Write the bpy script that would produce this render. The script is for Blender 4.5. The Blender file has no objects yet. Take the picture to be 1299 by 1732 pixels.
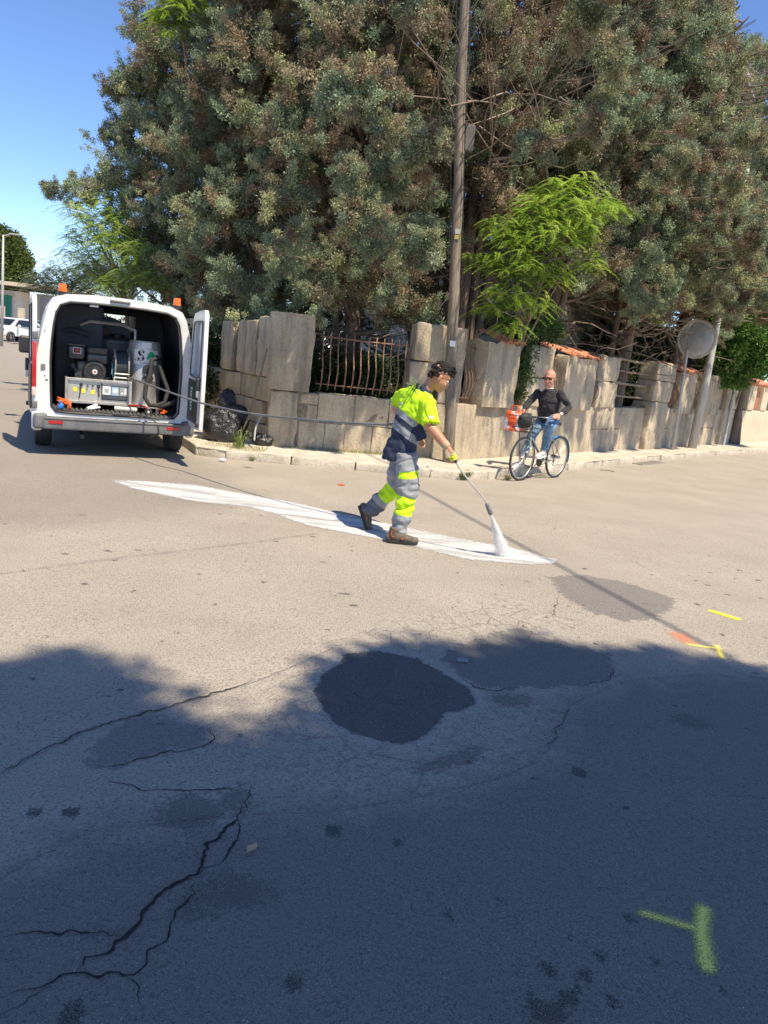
import bpy, bmesh, math, random
import numpy as np
from mathutils import Vector, Matrix, noise
from mathutils.bvhtree import BVHTree
random.seed(7); RNG = np.random.default_rng(11)
C = bpy.context.scene.collection
scene = bpy.context.scene

# ------------------------------------------------------------------ camera, world, sun
FPX = 1270.0; CX, CY, CAMH = 649.5, 866.0, 1.65
PITCH = math.radians(11.7); ROLL = math.radians(6.2)
_f = np.array([0, math.cos(PITCH), -math.sin(PITCH)]); _r0 = np.array([1., 0, 0]); _u0 = np.cross(_r0, _f)
_r = math.cos(ROLL)*_r0 + math.sin(ROLL)*_u0
_u = -math.sin(ROLL)*_r0 + math.cos(ROLL)*_u0
cam = bpy.data.cameras.new('camera'); cam_o = bpy.data.objects.new('camera', cam); C.objects.link(cam_o)
m = Matrix((( _r[0], _u[0], -_f[0], 0), (_r[1], _u[1], -_f[1], 0), (_r[2], _u[2], -_f[2], CAMH), (0, 0, 0, 1)))
cam_o.matrix_world = m
cam.sensor_fit = 'HORIZONTAL'; cam.sensor_width = 36; cam.lens = FPX/1299*36; cam.clip_end = 3000; cam.clip_start = .05
scene.camera = cam_o
SUN = Vector((.40, -.42, 1.0)).normalized()
world = bpy.data.worlds.new('World'); scene.world = world; world.use_nodes = True
wn = world.node_tree; bg = wn.nodes['Background']
sky = wn.nodes.new('ShaderNodeTexSky'); sky.sky_type = 'NISHITA'; sky.sun_disc = False
sky.sun_elevation = math.asin(SUN.z); sky.sun_rotation = math.atan2(SUN.x, SUN.y)
sky.air_density = 0.8; sky.dust_density = 0.0; sky.ozone_density = 3.0; sky.altitude = 800
hs = wn.nodes.new('ShaderNodeHueSaturation'); hs.inputs['Saturation'].default_value = 1.1; hs.inputs['Hue'].default_value = .507; wn.links.new(sky.outputs[0], hs.inputs['Color']); wn.links.new(hs.outputs[0], bg.inputs[0]); bg.inputs[1].default_value = 0.132
sun = bpy.data.lights.new('sun', 'SUN'); sun.energy = 4.1; sun.angle = math.radians(.65); sun.color = (1, .88, .69)
sun_o = bpy.data.objects.new('sun', sun); C.objects.link(sun_o); sun_o.rotation_euler = SUN.to_track_quat('Z', 'Y').to_euler()
vs = scene.view_settings; vs.view_transform = 'Standard'; vs.look = 'None'; vs.gamma = 1; vs.exposure = .83
scene.render.engine = 'CYCLES'
scene.cycles.max_bounces = 8; scene.cycles.volume_bounces = 3; scene.cycles.transparent_max_bounces = 16

# ------------------------------------------------------------------ helpers
def G(px, py, z=0.0):                       # point on the horizontal plane z seen at that place of the photograph
    d = _f + (px-CX)/FPX*_r - (py-CY)/FPX*_u; t = (z-CAMH)/d[2]
    return Vector((d[0]*t, d[1]*t, z))
def at(px, py, Y):
    d = _f + (px-CX)/FPX*_r - (py-CY)/FPX*_u; t = Y/d[1]
    return Vector((d[0]*t, Y, CAMH + d[2]*t))
V3 = Vector
def tag(o, label=None, cat=None, group=None, kind=None):
    if label: o['label'] = label
    if cat: o['category'] = cat
    if group: o['group'] = group
    if kind: o['kind'] = kind
    return o
def thing(name, label, cat, loc=(0, 0, 0), rz=0, group=None):
    o = bpy.data.objects.new(name, None); C.objects.link(o); o.location = loc; o.rotation_euler = (0, 0, rz)
    o.empty_display_size = .1
    return tag(o, label, cat, group)
def pmat(p): return Matrix.Translation(p.location) @ p.rotation_euler.to_matrix().to_4x4()
def root_mat(p):
    mm = Matrix.Identity(4)
    while p is not None: mm = pmat(p) @ mm; p = p.parent
    return mm
class MB:
    def __init__(s): s.v = []; s.f = []; s.m = []
    def add(s, vs, fs, m=0):
        b = len(s.v); s.v += [tuple(v) for v in vs]; s.f += [tuple(b+i for i in f) for f in fs]
        s.m += (list(m) if isinstance(m, (list, tuple)) else [m]*len(fs)); return s
    def box(s, c, size, rot=None, m=0):
        hx, hy, hz = [k/2 for k in size]; c = V3(c)
        vs = [V3((x, y, z)) for x in (-hx, hx) for y in (-hy, hy) for z in (-hz, hz)]
        if rot is not None: vs = [rot @ v for v in vs]
        return s.add([v+c for v in vs], [(0, 1, 3, 2), (4, 6, 7, 5), (0, 4, 5, 1), (2, 3, 7, 6), (0, 2, 6, 4), (1, 5, 7, 3)], m)
    def bb(s, a, b, m=0):
        a, b = V3(a), V3(b); return s.box((a+b)/2, [abs(b[i]-a[i]) for i in range(3)], None, m)
    def rbox(s, c, size, r=.02, rot=None, m=0, n=3):        # rounded box
        c = V3(c); h = V3(size)/2; r = min(r, min(h)*.98)
        vs, fs = [], []
        N = 2*n+1
        def grid(ax, sg):
            o = [i for i in range(3) if i != ax]; idx = {}
            ts = [-1+ (i/n)*1e-9 for i in range(0)]
            us = [(-1, -1+2*i/n*0) for i in range(0)]
            par = []
            for i in range(n+1): par.append((-1, i/n))
            for i in range(n+1): par.append((1, i/n))
            k = len(par); base = len(vs)
            for a in par:
                for b_ in par:
                    p = V3((0, 0, 0)); d = V3((0, 0, 0))
                    p[ax] = sg*(h[ax]-r); d[ax] = sg
                    for q, (sd, t) in zip(o, (a, b_)):
                        p[q] = sd*(h[q]-r)
                        ang = (1-t if sd < 0 else t)*math.pi/4
                        d[q] = sd*math.tan(ang)
                    d.normalize(); vs.append(p+d*r)
            for i in range(k-1):
                for j in range(k-1):
                    q = (base+i*k+j, base+i*k+j+1, base+(i+1)*k+j+1, base+(i+1)*k+j)
                    flip = (sg > 0) != (ax == 1)
                    fs.append(q[::-1] if flip else q)
        for ax in range(3):
            for sg in (-1, 1): grid(ax, sg)
        if rot is not None: vs = [rot @ v for v in vs]
        return s.add([v+c for v in vs], fs, m)
    def tube(s, pts, r, n=8, m=0, cap=True, side=None, closed=False):
        pts = [V3(p) for p in pts]; k = len(pts)
        rs = [r]*k if isinstance(r, (int, float)) else list(r)
        rs = [(q, q) if isinstance(q, (int, float)) else q for q in rs]
        vs = []; pn = None
        for i in range(k):
            a = pts[(i-1) % k] if (closed or i > 0) else pts[i]; b = pts[(i+1) % k] if (closed or i < k-1) else pts[i]
            t = (b-a).normalized() if (b-a).length > 1e-9 else V3((0, 0, 1))
            if side is not None: nn = V3(side) - t*t.dot(V3(side))
            elif pn is None:
                ref = V3((0, 0, 1)) if abs(t.z) < .9 else V3((1, 0, 0)); nn = ref - t*t.dot(ref)
            else: nn = pn - t*t.dot(pn)
            nn.normalize(); pn = nn; bn = t.cross(nn)
            for j in range(n):
                an = 2*math.pi*j/n; vs.append(pts[i]+nn*(math.cos(an)*rs[i][0])+bn*(math.sin(an)*rs[i][1]))
        fs = []
        for i in range(k if closed else k-1):
            for j in range(n):
                a0 = i*n+j; a1 = i*n+(j+1) % n; b0 = ((i+1) % k)*n+j; b1 = ((i+1) % k)*n+(j+1) % n
                fs.append((a0, a1, b1, b0))
        if cap and not closed: fs.append(tuple(range(n))[::-1]); fs.append(tuple((k-1)*n+j for j in range(n)))
        return s.add(vs, fs, m)
    def ball(s, c, r, seg=14, rings=9, rot=None, m=0):
        c = V3(c); r = (r, r, r) if isinstance(r, (int, float)) else r
        vs = [V3((0, 0, -r[2]))]
        for i in range(1, rings):
            a = -math.pi/2+math.pi*i/rings
            for j in range(seg):
                b = 2*math.pi*j/seg; vs.append(V3((math.cos(a)*math.cos(b)*r[0], math.cos(a)*math.sin(b)*r[1], math.sin(a)*r[2])))
        vs.append(V3((0, 0, r[2])))
        fs = [(0, 1+(j+1) % seg, 1+j) for j in range(seg)]
        for i in range(rings-2):
            for j in range(seg):
                a0 = 1+i*seg+j; a1 = 1+i*seg+(j+1) % seg; fs.append((a0, a1, a1+seg, a0+seg))
        L = len(vs)-1; b = 1+(rings-2)*seg
        fs += [(b+j, b+(j+1) % seg, L) for j in range(seg)]
        if rot is not None: vs = [rot @ v for v in vs]
        return s.add([v+c for v in vs], fs, m)
    def lathe(s, prof, o, axis=(0, 0, 1), n=20, m=0):       # prof [(radius, height)]
        o = V3(o); q = V3(axis).normalized().to_track_quat('Z', 'Y'); vs = []
        for rr, h in prof:
            for j in range(n):
                a = 2*math.pi*j/n; vs.append(o+q @ V3((math.cos(a)*rr, math.sin(a)*rr, h)))
        fs = [(i*n+j, i*n+(j+1) % n, (i+1)*n+(j+1) % n, (i+1)*n+j) for i in range(len(prof)-1) for j in range(n)]
        if prof[0][0] > 1e-5: fs.append(tuple(range(n))[::-1])
        if prof[-1][0] > 1e-5: fs.append(tuple((len(prof)-1)*n+j for j in range(n)))
        return s.add(vs, fs, m)
    def torus(s, c, R, r, axis=(0, 0, 1), n=32, k=8, m=0):
        q = V3(axis).normalized().to_track_quat('Z', 'Y'); c = V3(c)
        return s.tube([c+q @ V3((math.cos(2*math.pi*i/n)*R, math.sin(2*math.pi*i/n)*R, 0)) for i in range(n)], r, k, m, closed=True)
    def prism(s, poly, ex, fr=None, m=0):                   # poly 2D in (x,z); extruded along y from 0 to ex; fr 4x4
        n = len(poly); vs = [V3((p[0], 0, p[1])) for p in poly]+[V3((p[0], ex, p[1])) for p in poly]
        fs = [tuple(range(n)), tuple(range(n, 2*n))[::-1]]+[(i, i+n, (i+1) % n+n, (i+1) % n) for i in range(n)]
        if fr is not None: vs = [fr @ v for v in vs]
        return s.add(vs, fs, m)
    def build(s, name, mats, parent=None, smooth=False, world=False, bevel=0, sub=0, fix=True):
        me = bpy.data.meshes.new(name); vs = s.v
        if world and parent is not None:
            iv = root_mat(parent).inverted(); vs = [tuple(iv @ V3(v)) for v in vs]
        me.from_pydata(vs, [], s.f)
        if not isinstance(mats, (list, tuple)): mats = [mats]
        for q in mats: me.materials.append(q)
        if len(mats) > 1: me.polygons.foreach_set('material_index', s.m)
        if fix:
            b = bmesh.new(); b.from_mesh(me); bmesh.ops.recalc_face_normals(b, faces=b.faces); b.to_mesh(me); b.free()
        if smooth:
            me.polygons.foreach_set('use_smooth', [True]*len(me.polygons))
            if smooth is not True: me.set_sharp_from_angle(angle=math.radians(smooth))
        o = bpy.data.objects.new(name, me); C.objects.link(o); o.parent = parent
        if bevel:
            bv = o.modifiers.new('bevel', 'BEVEL'); bv.width = bevel; bv.segments = 2; bv.limit_method = 'ANGLE'
        if sub:
            sb = o.modifiers.new('sub', 'SUBSURF'); sb.levels = sub; sb.render_levels = sub
        return o
def npmesh(name, v, f, mats, parent=None, mi=None, col=None, smooth=False, attrs=None):
    me = bpy.data.meshes.new(name); n = len(v); k = f.shape[1]; nf = len(f)
    me.vertices.add(n); me.vertices.foreach_set('co', np.asarray(v, np.float32).ravel())
    me.loops.add(nf*k); me.loops.foreach_set('vertex_index', np.asarray(f, np.int32).ravel())
    me.polygons.add(nf); me.polygons.foreach_set('loop_start', np.arange(0, nf*k, k, dtype=np.int32))
    if mi is not None: me.polygons.foreach_set('material_index', np.asarray(mi, np.int32))
    me.update(calc_edges=True)
    for q in (mats if isinstance(mats, (list, tuple)) else [mats]): me.materials.append(q)
    if col is not None:
        a = me.attributes.new('Col', 'FLOAT_COLOR', 'POINT'); c4 = np.ones((n, 4), np.float32); c4[:, :3] = col; a.data.foreach_set('color', c4.ravel())
    for kx, val in (attrs or {}).items():
        a = me.attributes.new(kx, 'FLOAT', 'POINT'); a.data.foreach_set('value', np.asarray(val, np.float32))
    if smooth: me.polygons.foreach_set('use_smooth', np.ones(nf, bool))
    o = bpy.data.objects.new(name, me); C.objects.link(o); o.parent = parent
    return o

# ------------------------------------------------------------------ material helper
class NT:
    def __init__(s, name):
        s.mat = bpy.data.materials.new(name); s.mat.use_nodes = True; s.t = s.mat.node_tree; s.b = s.t.nodes['Principled BSDF']; s.out = s.t.nodes['Material Output']
    def n(s, typ, ins=None, **kw):
        nd = s.t.nodes.new('ShaderNode'+typ)
        for k, v in kw.items(): setattr(nd, k, v)
        for k, v in (ins or {}).items():
            if isinstance(v, bpy.types.NodeSocket): s.t.links.new(v, nd.inputs[k])
            else: nd.inputs[k].default_value = v
        return nd
    def set(s, k, v):
        if isinstance(v, bpy.types.NodeSocket): s.t.links.new(v, s.b.inputs[k])
        else: s.b.inputs[k].default_value = v
    def pos(s, kind='Object', scale=(1, 1, 1)):
        tc = s.n('TexCoord').outputs[kind]
        if tuple(scale) != (1, 1, 1): tc = s.n('Mapping', {'Vector': tc, 'Scale': scale}).outputs[0]
        return tc
    def noise(s, sc, det=4, rough=.6, v=None, dist=0):
        return s.n('TexNoise', {'Vector': v if v is not None else s.pos(), 'Scale': sc, 'Detail': det, 'Roughness': rough, 'Distortion': dist}).outputs[0]
    def ramp(s, fac, pts):
        r = s.n('ValToRGB', {'Fac': fac}).color_ramp
        while len(r.elements) < len(pts): r.elements.new(.5)
        for e, (p, c) in zip(r.elements, pts): e.position = p; e.color = (c[0], c[1], c[2], 1) if not isinstance(c, (int, float)) else (c, c, c, 1)
        return s.t.nodes[-1].outputs[0]
    def mix(s, fac, a, b, bt='MIX'):
        nd = s.n('Mix', data_type='RGBA', blend_type=bt)
        for i, v in ((0, fac), (6, a), (7, b)):
            if isinstance(v, bpy.types.NodeSocket): s.t.links.new(v, nd.inputs[i])
            else: nd.inputs[i].default_value = v if i == 0 else (tuple(v)+(1,) if len(v) == 3 else v)
        return nd.outputs[2]
    def math(s, op, a, b=0., c=None, clamp=False):
        nd = s.n('Math', operation=op, use_clamp=clamp)
        for i, v in enumerate((a, b, c)):
            if v is None: continue
            if isinstance(v, bpy.types.NodeSocket): s.t.links.new(v, nd.inputs[i])
            else: nd.inputs[i].default_value = v
        return nd.outputs[0]
    def attr(s, name, out='Fac'): return s.n('Attribute', attribute_name=name).outputs[out]
    def bump(s, h, st=.3, d=.02, prev=None):
        ins = {'Height': h, 'Strength': st, 'Distance': d}
        if prev is not None: ins['Normal'] = prev
        nb = s.n('Bump', ins).outputs[0]; s.set('Normal', nb); return nb
def M(name, col, rough=.6, metal=0, col2=None, sc=6, bump=None, coat=0, spec=None, streak=None, emit=None, lo=.35, hi=.65):
    t = NT(name)
    c = tuple(col)+(1,)
    if col2:
        t.set('Base Color', t.ramp(t.noise(sc, 5, .6, v=t.pos('Object', streak or (1, 1, 1))), [(lo, col), (hi, col2)]))
    else: t.set('Base Color', c)
    t.set('Roughness', rough); t.set('Metallic', metal)
    if coat: t.set('Coat Weight', coat)
    if spec is not None: t.set('Specular IOR Level', spec)
    if bump: t.bump(t.noise(bump[0], 4, .65), bump[1], bump[2] if len(bump) > 2 else .01)
    if emit: t.set('Emission Color', tuple(col)+(1,)); t.set('Emission Strength', emit)
    return t.mat
# common materials
m_white = M('van_white_paint', (.76, .76, .76), .3, coat=.5, col2=(.62, .61, .58), sc=3)
m_black = M('black_plastic', (.02, .02, .022), .45, col2=(.035, .035, .035), sc=20)
m_rubber = M('rubber', (.022, .022, .022), .8, col2=(.045, .043, .04), sc=15, bump=(60, .3))
m_dark = M('dark_interior', (.045, .05, .07), .7, col2=(.08, .085, .11), sc=4)
m_grey = M('grey_plastic', (.11, .115, .12), .6, col2=(.17, .17, .17), sc=8, bump=(90, .2))
m_steel = M('brushed_steel', (.62, .60, .56), .38, .55, col2=(.42, .40, .37), sc=5, streak=(1, 1, .3))
m_alu = M('aluminium', (.6, .59, .56), .4, .7, col2=(.42, .4, .36), sc=9)
m_chrome = M('chrome', (.7, .7, .7), .15, 1)
m_orange = M('orange_lens', (1.0, .16, .01), .2, coat=.5)
m_red = M('red_lens', (.45, .01, .01), .2, coat=.5)
m_orange_cloth = M('orange_strap', (.8, .14, .02), .8)
m_blue = M('blue_plastic', (.02, .2, .6), .5)
m_yel = M('yellow_sticker', (.85, .75, .03), .5)
m_wcard = M('white_card', (.75, .75, .73), .5)
def glass(name, col, a=.35, rough=.03):
    t = NT(name); t.set('Base Color', tuple(col)+(1,)); t.set('Roughness', rough); t.set('Alpha', a); t.set('Specular IOR Level', .8); return t.mat
m_glass = glass('tinted_glass', (.02, .03, .035), .45)
m_glassd = glass('dark_glass', (.015, .02, .025), .85)
def text(txt, size, mat, name, parent, mtx, extrude=.002, world=True, bold=0):
    cu = bpy.data.curves.new('t', 'FONT'); cu.body = txt; cu.size = size; cu.extrude = extrude; cu.offset = bold; cu.align_x = 'CENTER'; cu.align_y = 'CENTER'; cu.resolution_u = 3
    o = bpy.data.objects.new('t', cu); C.objects.link(o); bpy.context.view_layer.update()
    me = bpy.data.meshes.new_from_object(o.evaluated_get(bpy.context.evaluated_depsgraph_get())); bpy.data.objects.remove(o)
    M4 = mtx
    if world and parent is not None: M4 = root_mat(parent).inverted() @ mtx
    me.transform(M4); me.materials.clear(); me.materials.append(mat)
    o = bpy.data.objects.new(name, me); C.objects.link(o); o.parent = parent; return o
def fuse(mb, voxel, name='tmp', it=2, fac=.5):               # one continuous surface out of overlapping shapes
    me = bpy.data.meshes.new(name); me.from_pydata(mb.v, [], mb.f)
    b = bmesh.new(); b.from_mesh(me); bmesh.ops.recalc_face_normals(b, faces=b.faces); b.to_mesh(me); b.free()
    o = bpy.data.objects.new(name, me); C.objects.link(o)
    r = o.modifiers.new('r', 'REMESH'); r.mode = 'VOXEL'; r.voxel_size = voxel
    sm = o.modifiers.new('s', 'SMOOTH'); sm.factor = fac; sm.iterations = it
    bpy.context.view_layer.update()
    out = bpy.data.meshes.new_from_object(o.evaluated_get(bpy.context.evaluated_depsgraph_get())); bpy.data.objects.remove(o)
    return out
def place_mesh(me, name, mats, parent, fn=None, disp=None):  # me in world coordinates
    nv = len(me.vertices); co = np.empty(nv*3, np.float32); me.vertices.foreach_get('co', co); co = co.reshape(-1, 3)
    if disp is not None:
        nr = np.array([v.normal[:] for v in me.vertices]); co = co + nr*np.array([disp(p) for p in co])[:, None]
    me.materials.clear()
    for q in mats: me.materials.append(q)
    if fn is not None:
        me.polygons.foreach_set('material_index', [fn(Vector(np.mean(co[list(p.vertices)], axis=0)), p) for p in me.polygons])
    iv = np.array(root_mat(parent).inverted()) if parent is not None else np.eye(4)
    co = co @ iv[:3, :3].T + iv[:3, 3]
    me.vertices.foreach_set('co', co.astype(np.float32).ravel()); me.polygons.foreach_set('use_smooth', [True]*len(me.polygons)); me.update()
    me.name = name; o = bpy.data.objects.new(name, me); C.objects.link(o); o.parent = parent; return o
def nz(p, s=1.0, o=0.0): return noise.noise(V3((p[0]*s+o, p[1]*s-o, p[2]*s+2*o)))
# ================================================================== GROUND
def sdf(P, poly):                            # signed distance, negative inside
    P = np.asarray(P); n = len(poly); d = np.full(len(P), 1e9); ins = np.zeros(len(P), bool)
    for i in range(n):
        a = np.array(poly[i][:2]); b = np.array(poly[(i+1) % n][:2]); e = b-a; w = P-a
        t = np.clip((w@e)/max(e@e, 1e-12), 0, 1); d = np.minimum(d, np.hypot(*(w-t[:, None]*e).T))
        c = ((a[1] > P[:, 1]) != (b[1] > P[:, 1])) & (P[:, 0] < (b[0]-a[0])*(P[:, 1]-a[1])/(b[1]-a[1]+1e-12)+a[0]); ins ^= c
    return np.where(ins, -d, d)
def dline(P, pts):
    d = np.full(len(P), 1e9)
    for i in range(len(pts)-1):
        a = np.array(pts[i][:2]); b = np.array(pts[i+1][:2]); e = b-a; w = P-a
        t = np.clip((w@e)/max(e@e, 1e-12), 0, 1); d = np.minimum(d, np.hypot(*(w-t[:, None]*e).T))
    return d
def GP(pts, z=0): return [tuple(G(x, y, z)[:2]) for x, y in pts]
def axis(lo, hi, step, far, grow=1.25):
    a = list(np.arange(lo, hi+1e-6, step)); s = step
    while a[-1] < far: s *= grow; a.append(a[-1]+s)
    s = step; b = []
    x = lo
    while x > -far: s *= grow; x -= s; b.append(x)
    return np.array(b[::-1]+a)
gx = axis(-3.2, 3.6, .022, 900); gy = axis(1.3, 7.5, .024, 900)
X, Y = np.meshgrid(gx, gy); P2 = np.stack([X.ravel(), Y.ravel()], 1)
near = (P2[:, 0] > -40) & (P2[:, 0] < 40) & (P2[:, 1] > -5) & (P2[:, 1] < 60)
Pn = P2[near]
def field(fn, far=1.0):
    r = np.full(len(P2), far); r[near] = fn(Pn); return r
patchA = GP([(530, 1165), (545, 1140), (575, 1120), (585, 1103), (640, 1100), (705, 1112), (745, 1135), (790, 1160), (806, 1188), (780, 1200), (752, 1203), (742, 1222), (712, 1245), (680, 1257), (640, 1250), (590, 1235), (560, 1215), (545, 1190)])
patchB = GP([(745, 1110), (790, 1085), (830, 1072), (880, 1060), (930, 1078), (985, 1092), (1030, 1105), (1040, 1130), (1030, 1150), (975, 1160), (930, 1165), (880, 1162), (830, 1165), (800, 1158), (775, 1140)])
patchC = GP([(925, 975), (990, 972), (1060, 985), (1140, 1012), (1135, 1030), (1110, 1045), (1060, 1050), (1000, 1035), (950, 1005)])
patchD = GP([(145, 1290), (165, 1250), (215, 1215), (260, 1210), (330, 1225), (362, 1240), (345, 1262), (285, 1270), (235, 1285), (190, 1300)])
patchE = GP([(1060, 955), (1120, 940), (1200, 930), (1260, 950), (1240, 980), (1150, 985), (1090, 975)])
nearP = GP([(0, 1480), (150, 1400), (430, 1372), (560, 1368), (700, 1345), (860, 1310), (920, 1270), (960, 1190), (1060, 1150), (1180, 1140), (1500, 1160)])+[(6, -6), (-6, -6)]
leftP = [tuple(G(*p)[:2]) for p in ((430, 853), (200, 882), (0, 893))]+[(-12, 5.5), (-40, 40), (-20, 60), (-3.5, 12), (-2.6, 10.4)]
pale = GP([(470, 1130), (560, 1080), (700, 1040), (860, 1010), (980, 1060), (900, 1095), (760, 1110), (820, 1180), (940, 1190), (900, 1290), (700, 1340), (500, 1340), (390, 1300), (480, 1200)])
spots = []
for px, py, a, b in [(60, 1373, .02, .02), (120, 1373, .03, .02), (495, 1660, .025, .02), (565, 1404, .03, .025), (980, 1304, .035, .03), (1065, 1552, .02, .014), (760, 1545, .012, .02), (848, 1522, .016, .012), (963, 1584, .01, .008), (927, 1640, .025, .018), (990, 1648, .022, .016), (1015, 1616, .02, .015), (1035, 1694, .022, .016), (1110, 1625, .015, .01), (672, 1422, .02, .015), (1060, 1365, .015, .01), (320, 1372, .11, .07), (400, 1350, .06, .05), (390, 1505, .13, .05), (330, 1530, .06, .04), (862, 1184, .09, .05), (885, 1180, .05, .03), (1165, 1218, .1, .05), (120, 1715, .03, .03), (190, 1580, .05, .015), (925, 1725, .05, .03), (900, 1695, .016, .03), (915, 1710, .025, .025), (940, 1712, .03, .02), (958, 1690, .03, .016), (972, 1675, .02, .012)]:
    g = G(px, py); spots.append((g.x, g.y, a, b*1.6))
rr = random.Random(3)
for i in range(160):
    spots.append((rr.uniform(-3.5, 4), rr.uniform(1.5, 9), rr.uniform(.006, .02), rr.uniform(.006, .02)))
for i in range(150):
    spots.append((rr.uniform(-5, 6), rr.uniform(4.5, 10), rr.uniform(.012, .035), rr.uniform(.01, .025)))
def spotf(P, big=False):
    d = np.full(len(P), 9.)
    for x, y, a, b in spots:
        if (a > .045) != big: continue
        k = (abs(P[:, 0]-x) < .6) & (abs(P[:, 1]-y) < .6)
        if k.any(): d[k] = np.minimum(d[k], (np.hypot((P[k, 0]-x)/a, (P[k, 1]-y)/b)-1)*min(a, b))
    return np.minimum(d, 1)
dark_line = GP([(0, 970), (150, 950), (270, 935), (400, 920), (530, 903)])  # thin darker line running across the left of the road
edgeB = GP([(560, 1095), (480, 1130), (430, 1150), (350, 1175), (225, 1210), (145, 1235), (50, 1280), (0, 1310)])
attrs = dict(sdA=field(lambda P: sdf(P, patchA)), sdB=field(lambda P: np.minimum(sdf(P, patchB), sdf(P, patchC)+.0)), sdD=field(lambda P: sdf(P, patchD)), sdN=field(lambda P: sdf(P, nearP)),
             sdL=field(lambda P: sdf(P, leftP)), sdP=field(lambda P: sdf(P, pale)), sdS=field(spotf), sdT=field(lambda P: np.minimum(spotf(P, True), sdf(P, GP([(650, 1290), (720, 1262), (800, 1240), (860, 1262), (840, 1300), (760, 1325), (690, 1330)]))+.09)), dDarkLine=field(lambda P: dline(P, dark_line)), dEdge=field(lambda P: np.minimum(dline(P, edgeB), abs(sdf(P, nearP)))))
Zg = np.array([0.0]*len(P2))
mk = near.copy(); idx = np.where(mk & (abs(P2[:, 0]) < 5) & (P2[:, 1] < 9) & (P2[:, 1] > 1))[0]
und = np.array([noise.noise(V3((P2[i, 0]*1.3, P2[i, 1]*1.3, 0)))*.006+noise.noise(V3((P2[i, 0]*9, P2[i, 1]*9, 3)))*.0012 for i in idx[::1]])
Zg[idx] += und-.0035
Zg -= np.where(attrs['sdA'] < .02, np.clip((.02-attrs['sdA'])/.03, 0, 1)*.006, 0)
ny, nx = X.shape; I = np.arange(ny*nx).reshape(ny, nx)
Fq = np.stack([I[:-1, :-1], I[:-1, 1:], I[1:, 1:], I[1:, :-1]], -1).reshape(-1, 4)
# hide nothing: one sheet reaching the horizon
t = NT('asphalt'); p = t.pos('Object')
n1 = t.noise(1.1, 5, .6, p); n2 = t.noise(7, 4, .6, p); n3 = t.noise(95, 3, .7, p); n4 = t.noise(300, 2, .6, p); nb = t.noise(16, 5, .7, p)
def msk(name, w=.012, amp=.05, nn=None):
    j = t.math('MULTIPLY', t.math('SUBTRACT', nn if nn is not None else nb, .5), amp*2)
    s = t.math('ADD', t.attr(name), j)
    return t.math('MULTIPLY_ADD', s, -1/(2*w), .5, clamp=True)
base = t.ramp(n1, [(.3, (.375, .318, .248)), (.7, (.465, .40, .32))])
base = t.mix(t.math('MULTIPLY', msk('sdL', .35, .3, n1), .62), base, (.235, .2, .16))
st = t.noise(1.0, 4, .6, t.pos('Object', (.35, 2.2, 1)))
base = t.mix(t.ramp(st, [(.45, 0), (.8, .2)]), base, (.27, .22, .17))
base = t.mix(t.math('MULTIPLY', msk('sdN', .16, .25, n2), .62), base, (.082, .078, .074))  # newer, darker asphalt; the near shade is put into this colour too
base = t.mix(t.math('MULTIPLY', msk('sdP', .12, .3, n2), t.ramp(nb, [(.4, 0), (.66, .55)])), base, (.54, .47, .38))
ve = t.n('TexVoronoi', {'Vector': t.n('Mapping', {'Vector': p, 'Scale': (1, 1, 1)}).outputs[0], 'Scale': 5.5}, feature='DISTANCE_TO_EDGE').outputs[0]
ve = t.math('ADD', ve, t.math('MULTIPLY', t.math('SUBTRACT', nb, .5), .10))
net = t.math('MULTIPLY', t.math('MULTIPLY_ADD', ve, -28., 1., clamp=True), t.math('MULTIPLY', msk('sdP', .15, .4, n2), t.ramp(n1, [(.42, 0), (.55, 1)])))
base = t.mix(t.math('MULTIPLY', net, .4), base, (.1, .085, .07))
lump = t.math('MULTIPLY', msk('sdP', .1, .5, n2), t.ramp(t.noise(24, 5, .75, p), [(.54, 0), (.68, .5)]))
base = t.mix(lump, base, (.2, .17, .14))
base = t.mix(t.math('MULTIPLY', msk('sdD', .02, .12), .65), base, (.15, .13, .12))
base = t.mix(t.math('MULTIPLY', msk('sdB', .012, .14), .8), base, (.14, .128, .12))
base = t.mix(t.math('MULTIPLY', t.math('MULTIPLY_ADD', t.attr('dDarkLine'), -22., 1., clamp=True), t.ramp(n2, [(.35, .1), (.6, .6)])), base, (.15, .13, .11))
ring = t.math('MULTIPLY', t.math('MULTIPLY_ADD', t.math('ABSOLUTE', t.math('SUBTRACT', t.attr('sdA'), .03)), -22., 1., clamp=True), .7)
base = t.mix(ring, base, (.5, .45, .38))
base = t.mix(t.math('MULTIPLY', msk('sdA', .006, .04), .97), base, t.ramp(n2, [(.35, (.045, .043, .045)), (.7, (.075, .07, .068))]))
base = t.mix(t.math('MULTIPLY', msk('sdS', .005, .035, t.noise(45, 4, .75, p)), .92), base, (.022, .02, .02))
base = t.mix(t.math('MULTIPLY', msk('sdT', .015, .14, t.noise(38, 5, .8, p)), .6), base, (.06, .045, .036))
agg = t.n('TexVoronoi', {'Vector': p, 'Scale': 95.}, feature='F1')
spk = t.math('MULTIPLY', t.math('MULTIPLY_ADD', agg.outputs['Distance'], -7., 1.7, clamp=True), t.math('GREATER_THAN', t.n('SeparateColor', {'Color': agg.outputs['Color']}).outputs[0], .82))
base = t.mix(t.math('MULTIPLY', spk, .72), base, (.75, .72, .66))
dk = t.ramp(n3, [(.34, .75), (.5, 0.12), (1, 0)])
base = t.mix(dk, base, (.05, .045, .04))
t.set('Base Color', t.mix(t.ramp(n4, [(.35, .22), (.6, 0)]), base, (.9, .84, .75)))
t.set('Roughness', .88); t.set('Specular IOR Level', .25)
b1 = t.bump(n3, .8, .016); b2 = t.bump(agg.outputs['Distance'], .5, .006, b1)
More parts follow.
